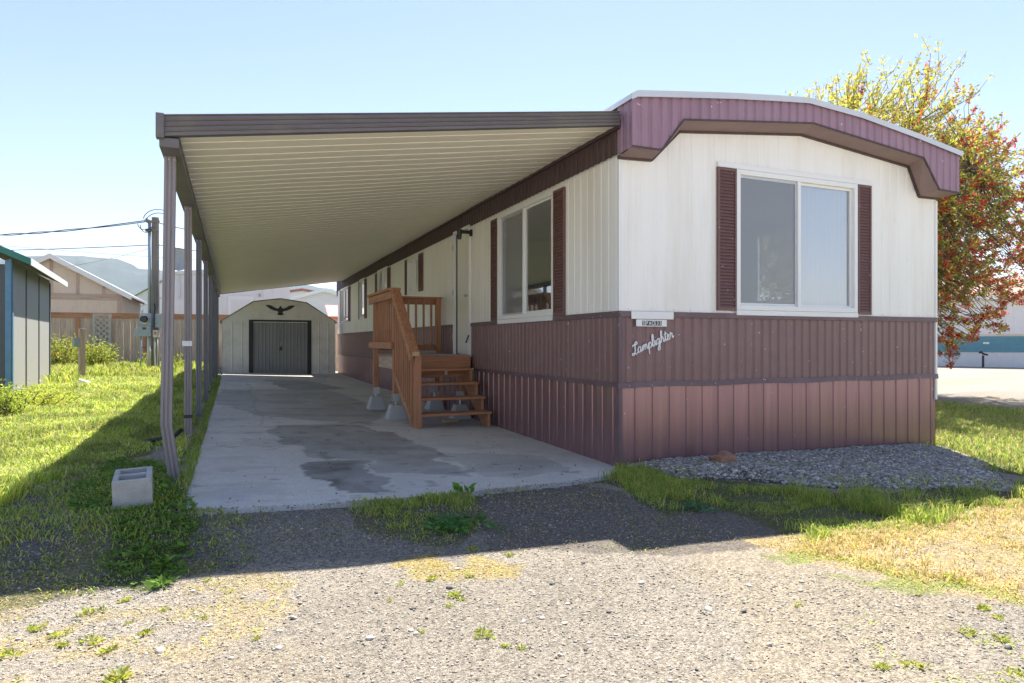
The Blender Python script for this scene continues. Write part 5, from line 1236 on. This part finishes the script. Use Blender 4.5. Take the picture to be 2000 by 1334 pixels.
mats(SPARSE_BR, 4200, 24, 'low green weed patches over the gravel at lower right', [LG, YG, (.30, .42, .10), ST_], [3, 3, 2, 1], .50)
FG = G([(-400, 1700), (-200, 1160), (300, 1120), (1200, 1070), (2100, 1180), (2600, 1700)])
mats(FG, 1500, 25, 'scattered tiny weeds and straw over the sunlit gravel', [ST_, (.5, .38, .18), YG], [3, 3, 2], .60, .014, 6., 'gravel_straw')
x, y, rg = scatter(BACKGRASS, 1500, 26, .2, 1., 9.)
D = x*ST+y*CT; col = pal(rg, len(x), [LG, YG, GR, ST_, (.42, .40, .16)], [3, 1.5, 2, 3, 2]); blades('verge_grass', x, y, .05+.08*rg.random(len(x)), .008+.0006*D, col, .7, seed=10, label='green grass verge at the right side under the flowering tree', cat='grass')
x, y, rg = scatter([(9, 30.5), (40, 26), (45, 29), (10, 36)], 60, 27, .3, .5, 20.)
col = pal(rg, len(x), [LG, ST_, YG], [1, 3, 2]); blades('verge_grass', x, y, .10+.12*rg.random(len(x)), .04, col, .6, seed=101, label='thin dry grass line at the foot of the teal-banded home', cat='grass')
# grass creeping at slab sides / joints
xs2 = RNG.uniform(-.40, -.29, 2600); ys2 = RNG.uniform(4.9, 20, 2600)**1
blades('edge_grass', xs2, ys2, .03+.07*RNG.random(2600), np.full(2600, .008), pal(RNG, 2600, [GR, LG, ST_], [3, 3, 1]), .8, seed=55, label='grass growing along the left slab edge between the posts', cat='grass')

def leaf_cloud(name, P0, dirs, size, wid, col, parent=None, mat='leafmat'):
    """diamond leaves: P0 (n,3), dirs (n,3)"""
    n = len(P0); dirs = dirs/np.linalg.norm(dirs, axis=1, keepdims=True)
    r_ = RNG.normal(size=(n, 3)); sd = np.cross(dirs, r_); sd /= np.linalg.norm(sd, axis=1, keepdims=True)
    s_ = size[:, None]; w_ = wid[:, None]
    V = np.stack([P0, P0+dirs*s_*.5+sd*w_/2, P0+dirs*s_, P0+dirs*s_*.5-sd*w_/2], 1).reshape(-1, 3)
    q = np.arange(n*4).reshape(n, 4)
    return npmesh(name, V, [q], np.clip(np.repeat(col, 4, 0), 0, 1), mat, parent)
# broad-leaf weeds: around the cinder block, rosette in the tuft, small foreground clumps
def rosettes(name, pts, rad, nleaf, cols, wts, label, cat='weeds', seed=3, up=.5, kind='stuff', w=.3):
    rg = np.random.default_rng(seed); P0 = []; Dr = []; sz = []; cl = []
    for (x, y), R_ in zip(pts, rad):
        z = float(TG(x, y))
        for k in range(nleaf):
            a = rg.random()*6.283; r0 = rg.random()*.35*R_; el = up*(.2+rg.random())
            P0.append((x+math.cos(a)*r0, y+math.sin(a)*r0, z+rg.random()*R_*.25)); Dr.append((math.cos(a), math.sin(a), el)); sz.append(R_*(.5+.6*rg.random()))
    P0 = np.array(P0); n = len(P0); sz = np.array(sz)
    o = leaf_cloud(name, P0, np.array(Dr), sz, sz*w*(.7+.6*rg.random(n)), pal(rg, n, cols, wts)); return tag(o, label, cat, kind=kind)
rg = np.random.default_rng(77)
def rndin(poly, n, rg):
    P_ = np.array(poly); out = []
    while len(out) < n:
        x = rg.uniform(P_[:, 0].min(), P_[:, 0].max()); y = rg.uniform(P_[:, 1].min(), P_[:, 1].max())
        if inpoly(np.array([x]), np.array([y]), poly)[0]: out.append((x, y))
    return out
pts = rndin(WEED_BLK, 420, rg)
pts = [p for p in pts if not (abs(p[0]-bc.x) < .15 and abs(p[1]-bc.y) < .24)]
rosettes('broadleaf_weeds', pts, rg.uniform(.03, .07, len(pts)), 13, [(.12, .23, .035), (.18, .32, .05), (.26, .40, .06)], [3, 3, 1], 'dark green broad-leaved weeds crowding round the hollow concrete block', seed=1)
x, y, rg2 = scatter(WEED_BLK, 4200, 41, .16, 1., soft=.3, fn=lambda x, y: .15+.85*sstep(fbm(x*5, y*5), .4, .55))
blades('weed_grass', x, y, .02+.06*rg2.random(len(x)), .006+.003*rg2.random(len(x)), pal(rg2, len(x), [GR, LG, DG, YG], [3, 3, 2, 1]), .8, seed=12, label='long green grass among the weeds round the hollow block', cat='grass')
dc = on_z(893, 1035, -.03); pts = [(dc.x+rg.normal()*.10, dc.y+rg.normal()*.07) for _ in range(22)]
rosettes('dandelion_clump', pts, [.08]*22, 14, [(.10, .25, .06), (.15, .32, .08)], [1, 1], 'dark green dandelion clump at the shadow edge of the middle grass tuft', 'plant', 5, .45, None)
dc = on_z(905, 976, .0); rosettes('dandelion_clump', [(dc.x, dc.y), (dc.x+.05, dc.y)], [.11, .07], 9, [(.16, .34, .04)], [1], 'upright leafy weed rising at the slab edge above the middle tuft', 'plant', 6, 1.6, None, .4)
dc = on_z(1360, 990, -.03); pts = [(dc.x+rg.normal()*.08, dc.y+rg.normal()*.05) for _ in range(10)]
rosettes('clover_clump', pts, [.06]*10, 14, [(.10, .22, .10), (.15, .28, .12)], [1, 1], 'bluish green weed clump in the grass strip before the drain rock', 'plant', 7, .5, None)
fgp = [(180, 1185, 1), (185, 1240, 1.1), (110, 1230, .9), (290, 1225, .8), (215, 1260, .8), (325, 1180, .6), (10, 1270, 1.2), (225, 1325, 1.2), (75, 1215, .8), (60, 1220, .7), (250, 1205, .5), (245, 1160, .7), (120, 1250, .7),
       (845, 1118, .8), (890, 1155, 1.), (925, 1065, .9), (945, 1235, 1.), (760, 1160, .5), (785, 1128, .6), (992, 1072, .7), (918, 1115, .7), (880, 1175, .5), (1850, 1115, .9), (1875, 1125, .9), (1890, 1225, .7), (1640, 1082, .6), (1790, 1150, .6),
       (1560, 1172, .5), (1920, 1178, .8), (1960, 1240, .8), (1720, 1290, .8), (1780, 1285, .9), (1950, 1195, .7), (1990, 1305, .8), (990, 1250, .5), (1020, 1255, .5), (820, 1225, .4), (400, 1130, .6), (450, 1145, .5), (395, 1195, .5), (500, 1240, .5)]
pts = []; rad = []
for a_, b_, s_ in fgp:
    p_ = on_z(a_, b_+8, -.05)
    for k in range(int(3+3*s_)): pts.append((p_.x+rg.normal()*.022*s_, p_.y+rg.normal()*.022*s_)); rad.append(.034*s_*(.6+.6*rg.random()))
rosettes('gravel_weeds', pts, rad, 14, [(.34, .42, .06), (.48, .50, .08), (.24, .32, .05), (.45, .36, .12)], [3, 3, 1, 1], 'small bright green weeds sprouting from the sunny gravel', seed=9, up=1.1)
pts = [(on_z(35, 990, .03).x+rg.normal()*.12, on_z(35, 990, .03).y+rg.normal()*.05) for _ in range(120)]
rosettes('clover_flowers', pts, [.02]*120, 6, [(.75, .75, .72)], [1], 'patch of tiny white flowers at the left edge of the shaded grass', 'flowers', 8, 1., 'stuff', .6)

# stones
def stones(name, x, y, r, col, flat=.6, sub=1, label=None, seed=1, zoff=0, zf=TG):
    rg = np.random.default_rng(seed); bm = bmesh.new(); bmesh.ops.create_icosphere(bm, subdivisions=sub, radius=1)
    B = np.array([v.co for v in bm.verts]); Fc = np.array([[v.index for v in f.verts] for f in bm.faces]); bm.free()
    n = len(x); k = len(B); rot = rg.random(n)*6.283; sx_, sy_, sz_ = .7+.6*rg.random(n), .7+.6*rg.random(n), flat*(.7+.5*rg.random(n))
    jit = 1+.22*(rg.random((n, k))-.5)*(2 if sub == 1 else .8)
    P_ = B[None]*jit[..., None]; X = P_[..., 0]*(sx_*r)[:, None]; Y = P_[..., 1]*(sy_*r)[:, None]; Z = P_[..., 2]*(sz_*r)[:, None]
    tl = rg.normal(size=n)*.35; Z2 = Z+X*np.sin(tl)[:, None]*.6
    c_, s_ = np.cos(rot)[:, None], np.sin(rot)[:, None]
    V = np.stack([X*c_-Y*s_+x[:, None], X*s_+Y*c_+y[:, None], Z2+(zf(x, y)+zoff+r*sz_*.35)[:, None]], -1).reshape(-1, 3)
    Fs = (Fc[None]+(np.arange(n)*k)[:, None, None]).reshape(-1, 3)
    o = npmesh(name, V, [Fs], np.clip(np.repeat(col, k, 0), 0, 1), 'stonemat', smooth=(sub > 1)); return tag(o, label, 'gravel', kind='stuff')
def bedz(x, y): return TG(x, y)+mound(x, y)+.004
x, y, rg = scatter(BED, 6500, 51, .06, .3, fn=lambda x, y: np.where(x < 4.8, .75, 1.))
stones('drain_rock', x, y, .009+.013*rg.random(len(x))**1.4, pal(rg, len(x), [(.30, .285, .26), (.17, .16, .145), (.44, .42, .38), (.30, .24, .18), (.62, .60, .55)], [4, 3, 2.2, 2, 1]), .65, 2 if len(x) < 16000 else 1, 'rounded grey drain rock heaped against the front skirting', 3, .0, bedz)
x, y, rg = scatter(FG, 3200, 52, .1, .8, 3.4, fn=lambda x, y: .7+.3*sstep(fbm(x*3, y*3), .35, .6))
rr_ = .002+.0055*rg.random(len(x))**2.6
stones('gravel_chips', x, y, rr_, pal(rg, len(x), [(.36, .33, .28), (.48, .45, .40), (.26, .235, .20), (.38, .31, .25), (.10, .095, .09)], [5, 1.8, 3.5, 2, .7]), .6, 1, 'fine grey tan gravel in the sunny foreground', 5)
x, y, rg = scatter(FG, 22, 53, .1, .3, 3.6)
stones('gravel_stones', x, y, .007+.011*rg.random(len(x))**2, pal(rg, len(x), [(.52, .49, .44), (.42, .38, .33), (.10, .10, .11), (.46, .39, .31)], [2, 4, 2, 2]), .55, 2, 'larger pale and dark stones scattered over the foreground gravel', 6)
SH = G([(-300, 1200), (-300, 1000), (330, 930), (700, 985), (1200, 930), (1500, 1050), (1225, 1075), (500, 1100)])
x, y, rg = scatter(SH, 1500, 54, .1, .8, 4.5)
stones('gravel_chips', x, y, .0025+.006*rg.random(len(x))**2.2, pal(rg, len(x), [(.30, .27, .235), (.42, .39, .34), (.15, .135, .12)], [4, 2, 3]), .6, 1, 'fine dark gravel in the shade before the slab', 7)

# ------------------------------------------------------------------ flowering tree on the right
def tree():
    rg = np.random.default_rng(5); TC = on_depth(1665, 400, 15.2); cx_, cy_ = TC.x, TC.y
    t = thing('flowering_tree', 'broad wispy tree with yellow green leaves and red blossoms behind the home', 'tree', (cx_, cy_, 0))
    ctr = np.array([cx_, cy_, 3.6]); rad = np.array([3.95, 3.5, 3.45])
    mb = MB(); trunk = [Vector((cx_, cy_, -.1)), Vector((cx_+.1, cy_, .9)), Vector((cx_-.05, cy_+.05, 1.7))]
    mb.tube(trunk, .22, 10, .17); limbs = []
    for i in range(16):
        a = i*2.4+rg.random()*.5; el = (.15+.85*((i*7) % 16)/16)*math.pi/2
        d_ = np.array([math.cos(a)*math.cos(el), math.sin(a)*math.cos(el), math.sin(el)]); tip = ctr+d_*rad*.80*np.array([1, 1, .95]); tip[2] = max(tip[2], 2.2)
        p0_ = np.array(trunk[-1]); pts_ = []
        for k in range(8):
            s_ = k/7; q_ = p0_+(tip-p0_)*s_+np.array([0, 0, 1])*math.sin(s_*math.pi)*.35+rg.normal(size=3)*.06*(k > 0); pts_.append(q_)
        mb.tube(pts_, .07, 7, .014); limbs.append(np.array(pts_))
    LPn = np.concatenate([l[2:] for l in limbs])
    # tips inside the crown
    tips = []
    while len(tips) < 3100:
        v = rg.normal(size=3); v /= np.linalg.norm(v); s_ = .42+.60*rg.random()**.75
        lump = .80+.46*(float(fbm(np.array(v[0]*2.2+5), np.array(v[2]*2.2+v[1]*1.7+7)))-.1)
        q_ = ctr+v*rad*s_*lump
        Xc = q_[0]*CT-q_[1]*ST-(cx_*CT-cy_*ST)
        if q_[2] < .75 or q_[2] > 7.15: continue
        if q_[2] < 2.2 and rg.random() < .3+.5*(Xc < 0): continue
        tips.append((q_, v))
    P0 = []; Dr = []; cl = []; sz = []; RP = []; RD = []
    for q_, v in tips:
        i = np.argmin(((LPn-q_)**2).sum(1)); a_ = LPn[i]; L_ = np.linalg.norm(q_-a_)
        out = v*.5+np.array([0, 0, .25])+rg.normal(size=3)*.2
        mid = (a_+q_)/2+rg.normal(size=3)*.08*L_; mb.tube([a_, mid, q_, q_+out*.40], .009, 4, .003)
        Xc = (q_[0]*CT-q_[1]*ST)-(cx_*CT-cy_*ST); zn = float(fbm(np.array(q_[0]*.9), np.array(q_[2]*.9+q_[1]*.5)))-.5; redp = np.clip((.12+.27*(Xc+.1)+.13*(4.5-q_[2])+1.8*zn), .02, .85)
        nl = 38
        for k in range(nl):
            s_ = rg.random(); base_ = (mid+(q_-mid)*s_ if s_ < .5 else q_+out*.40*(s_-.5)*2)
            d_ = rg.normal(size=3)+out*1.2; P0.append(base_+rg.normal(size=3)*.035); Dr.append(d_); sz.append(.05+.055*rg.random())
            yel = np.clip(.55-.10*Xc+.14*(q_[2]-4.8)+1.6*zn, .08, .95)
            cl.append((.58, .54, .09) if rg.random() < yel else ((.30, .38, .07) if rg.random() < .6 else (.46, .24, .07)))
        if rg.random() < redp:
            for k in range(40): RP.append(q_+out*.42*(rg.random()-.05)+rg.normal(size=3)*.022); RD.append(rg.normal(size=3)+out*.5)
    P0 = np.array(P0); n = len(P0); sz = np.array(sz); col = np.array(cl)*(1+(rg.random((n, 1))-.5)*.5)
    mb.build('trunk', 'bark', t)
    leaf_cloud('crown', P0, np.array(Dr), sz, sz*.45, col, t)
    RP = np.array(RP); n = len(RP); leaf_cloud('blossom', RP, np.array(RD), .04+.03*rg.random(n), .022+.012*rg.random(n), pal(rg, n, [(.62, .05, .04), (.75, .12, .07), (.42, .03, .04)], [3, 1.5, 1.5]), t)
tree()
def bush(name, label, c_, r3, n, cols, wts, seed, stems=26, lsz=.06):
    rg = np.random.default_rng(seed); t = thing(name, label, 'shrub', tuple(c_)); mb = MB(); P0 = []; Dr = []
    c0 = np.array(c_)
    for i in range(stems):
        a = rg.random()*6.283; rr = rg.random()**.5; tip = c0+np.array([math.cos(a)*r3[0]*rr, math.sin(a)*r3[1]*rr, r3[2]*(.55+.5*rg.random())*(1-.35*rr*rr)])
        b_ = c0+np.array([math.cos(a), math.sin(a), 0])*.12*rr; mid = (tip+b_)/2+rg.normal(size=3)*.06; mb.tube([b_, mid, tip], .012, 4, .004)
        for k in range(n//stems):
            s_ = rg.random()**.7; q_ = b_*(1-s_)**2+mid*2*s_*(1-s_)+tip*s_**2; P0.append(q_+rg.normal(size=3)*.07); Dr.append(rg.normal(size=3)+np.array([0, 0, .6]))
    mb.build('stems', 'bark', t); P0 = np.array(P0); m = len(P0); sz = lsz*(.7+.8*rg.random(m))
    leaf_cloud('foliage', P0, np.array(Dr), sz, sz*.5, pal(rg, m, cols, wts), t)
for px_, D_, w_, h_, lb in ((118, 19.5, .75, 1.15, 'reddish yellow shrub against the fence beside the far left shed'), (190, 20, .6, 1.0, 'yellow green shrub behind the short wooden post, half over the lattice'), (152, 20.5, .7, 1.1, 'loose leafy shrub between the shed corner and the short wooden post')):
    q_ = on_depth(px_, 700, D_); bush('shrub', lb, (q_.x, q_.y, Tz(q_.x, q_.y)), (w_, w_, h_), 2600, [(.42, .44, .06), (.28, .36, .05), (.45, .30, .08), (.16, .22, .04)], [4, 3, 2 if px_ < 130 else .5, 1], int(px_), 34)
for px_, py_, D_, h_ in ((242, 700, 24, .85), (262, 700, 24.5, .7), (330, 700, 22, .8), (290, 700, 22, .7)):
    q_ = on_depth(px_, py_, D_); bush('flower_weed', 'tall thin flowering weed by the fence, '+{242: 'right beside the lattice', 262: 'midway from the lattice to the pole', 330: 'right of the service pole', 290: 'at the foot of the service pole'}[px_], (q_.x, q_.y, Tz(q_.x, q_.y)), (.35, .3, h_), 500, [(.42, .46, .07), (.3, .4, .06), (.55, .25, .30)], [4, 3, .5], int(px_)+3, 12, .05)
q_ = on_depth(2, 730, 8.9); bush('leafy_weed', 'leafy green weed clump at the left picture edge before the shed', (q_.x, q_.y, Tz(q_.x, q_.y)), (.3, .3, .45), 1500, [(.50, .56, .08), (.34, .46, .06)], [3, 2], 61, 24, .035)
q_ = on_depth(75, 730, 9.8); bush('leafy_weed', 'bright yellow green weed clump in front of the shed panels', (q_.x, q_.y, Tz(q_.x, q_.y)), (.55, .4, .30), 1900, [(.58, .60, .08), (.44, .52, .07)], [3, 2], 62, 26, .035)

x, y, rg = scatter(BED, 420, 61, .1, .3, fn=lambda x, y: sstep(fbm(x*3, y*3), .45, .6), soft=.01)
blades('bed_grass', x, y, .04+.05*rg.random(len(x)), .005+.002*rg.random(len(x)), pal(rg, len(x), [LG, YG, ST_], [3, 3, 2]), .7, seed=61, label='single grass blades poking through the drain rock', cat='grass', zoff=.05)
rg = np.random.default_rng(91); n = 170
lx_ = rg.uniform(-.25, 3.3, n); ly_ = slab_front(lx_)+.1+rg.random(n)**1.6*9
lo = leaf_cloud('leaf_litter', np.c_[lx_, ly_, T(lx_, ly_)+.006], np.c_[rg.normal(size=n), rg.normal(size=n), np.full(n, .12)], .010+.022*rg.random(n), .005+.010*rg.random(n), pal(rg, n, [(.12, .09, .05), (.2, .15, .09), (.08, .07, .06)], [2, 1, 1])); lo = tag(lo, 'small dry leaf bits scattered over the concrete slab', 'leaf litter', kind='stuff')
# drain hose by the second post
q_ = on_y(352, 845, 7.8); z_ = Tz(q_.x, q_.y)+.02
mb = MB(); mb.tube([(q_.x-.35, q_.y+.05, z_+.0), (q_.x-.2, q_.y-.02, z_+.03), (q_.x-.06, q_.y-.05, z_+.05), (q_.x+.02, q_.y-.02, z_+.12)], .022, 10)
tag(mb.build('black_hose', 'cable', None, smooth=True), 'short black corrugated hose end by the foot of the second carport post', 'hose')

# ------------------------------------------------------------------ haze (air)
m, nt_, out = newmat('haze_air')
pv = nt_.nodes.new('ShaderNodeVolumePrincipled'); pv.inputs['Color'].default_value = (.72, .84, 1, 1); pv.inputs['Density'].default_value = .00020; pv.inputs['Anisotropy'].default_value = .2
nt_.links.new(pv.outputs[0], out.inputs['Volume']); M['haze_air'] = m
mb = MB(); mb.box(-3050, 3050, -3050, 3050, -12, 225); hz = mb.build('haze', 'haze_air'); tag(hz, kind='stuff')
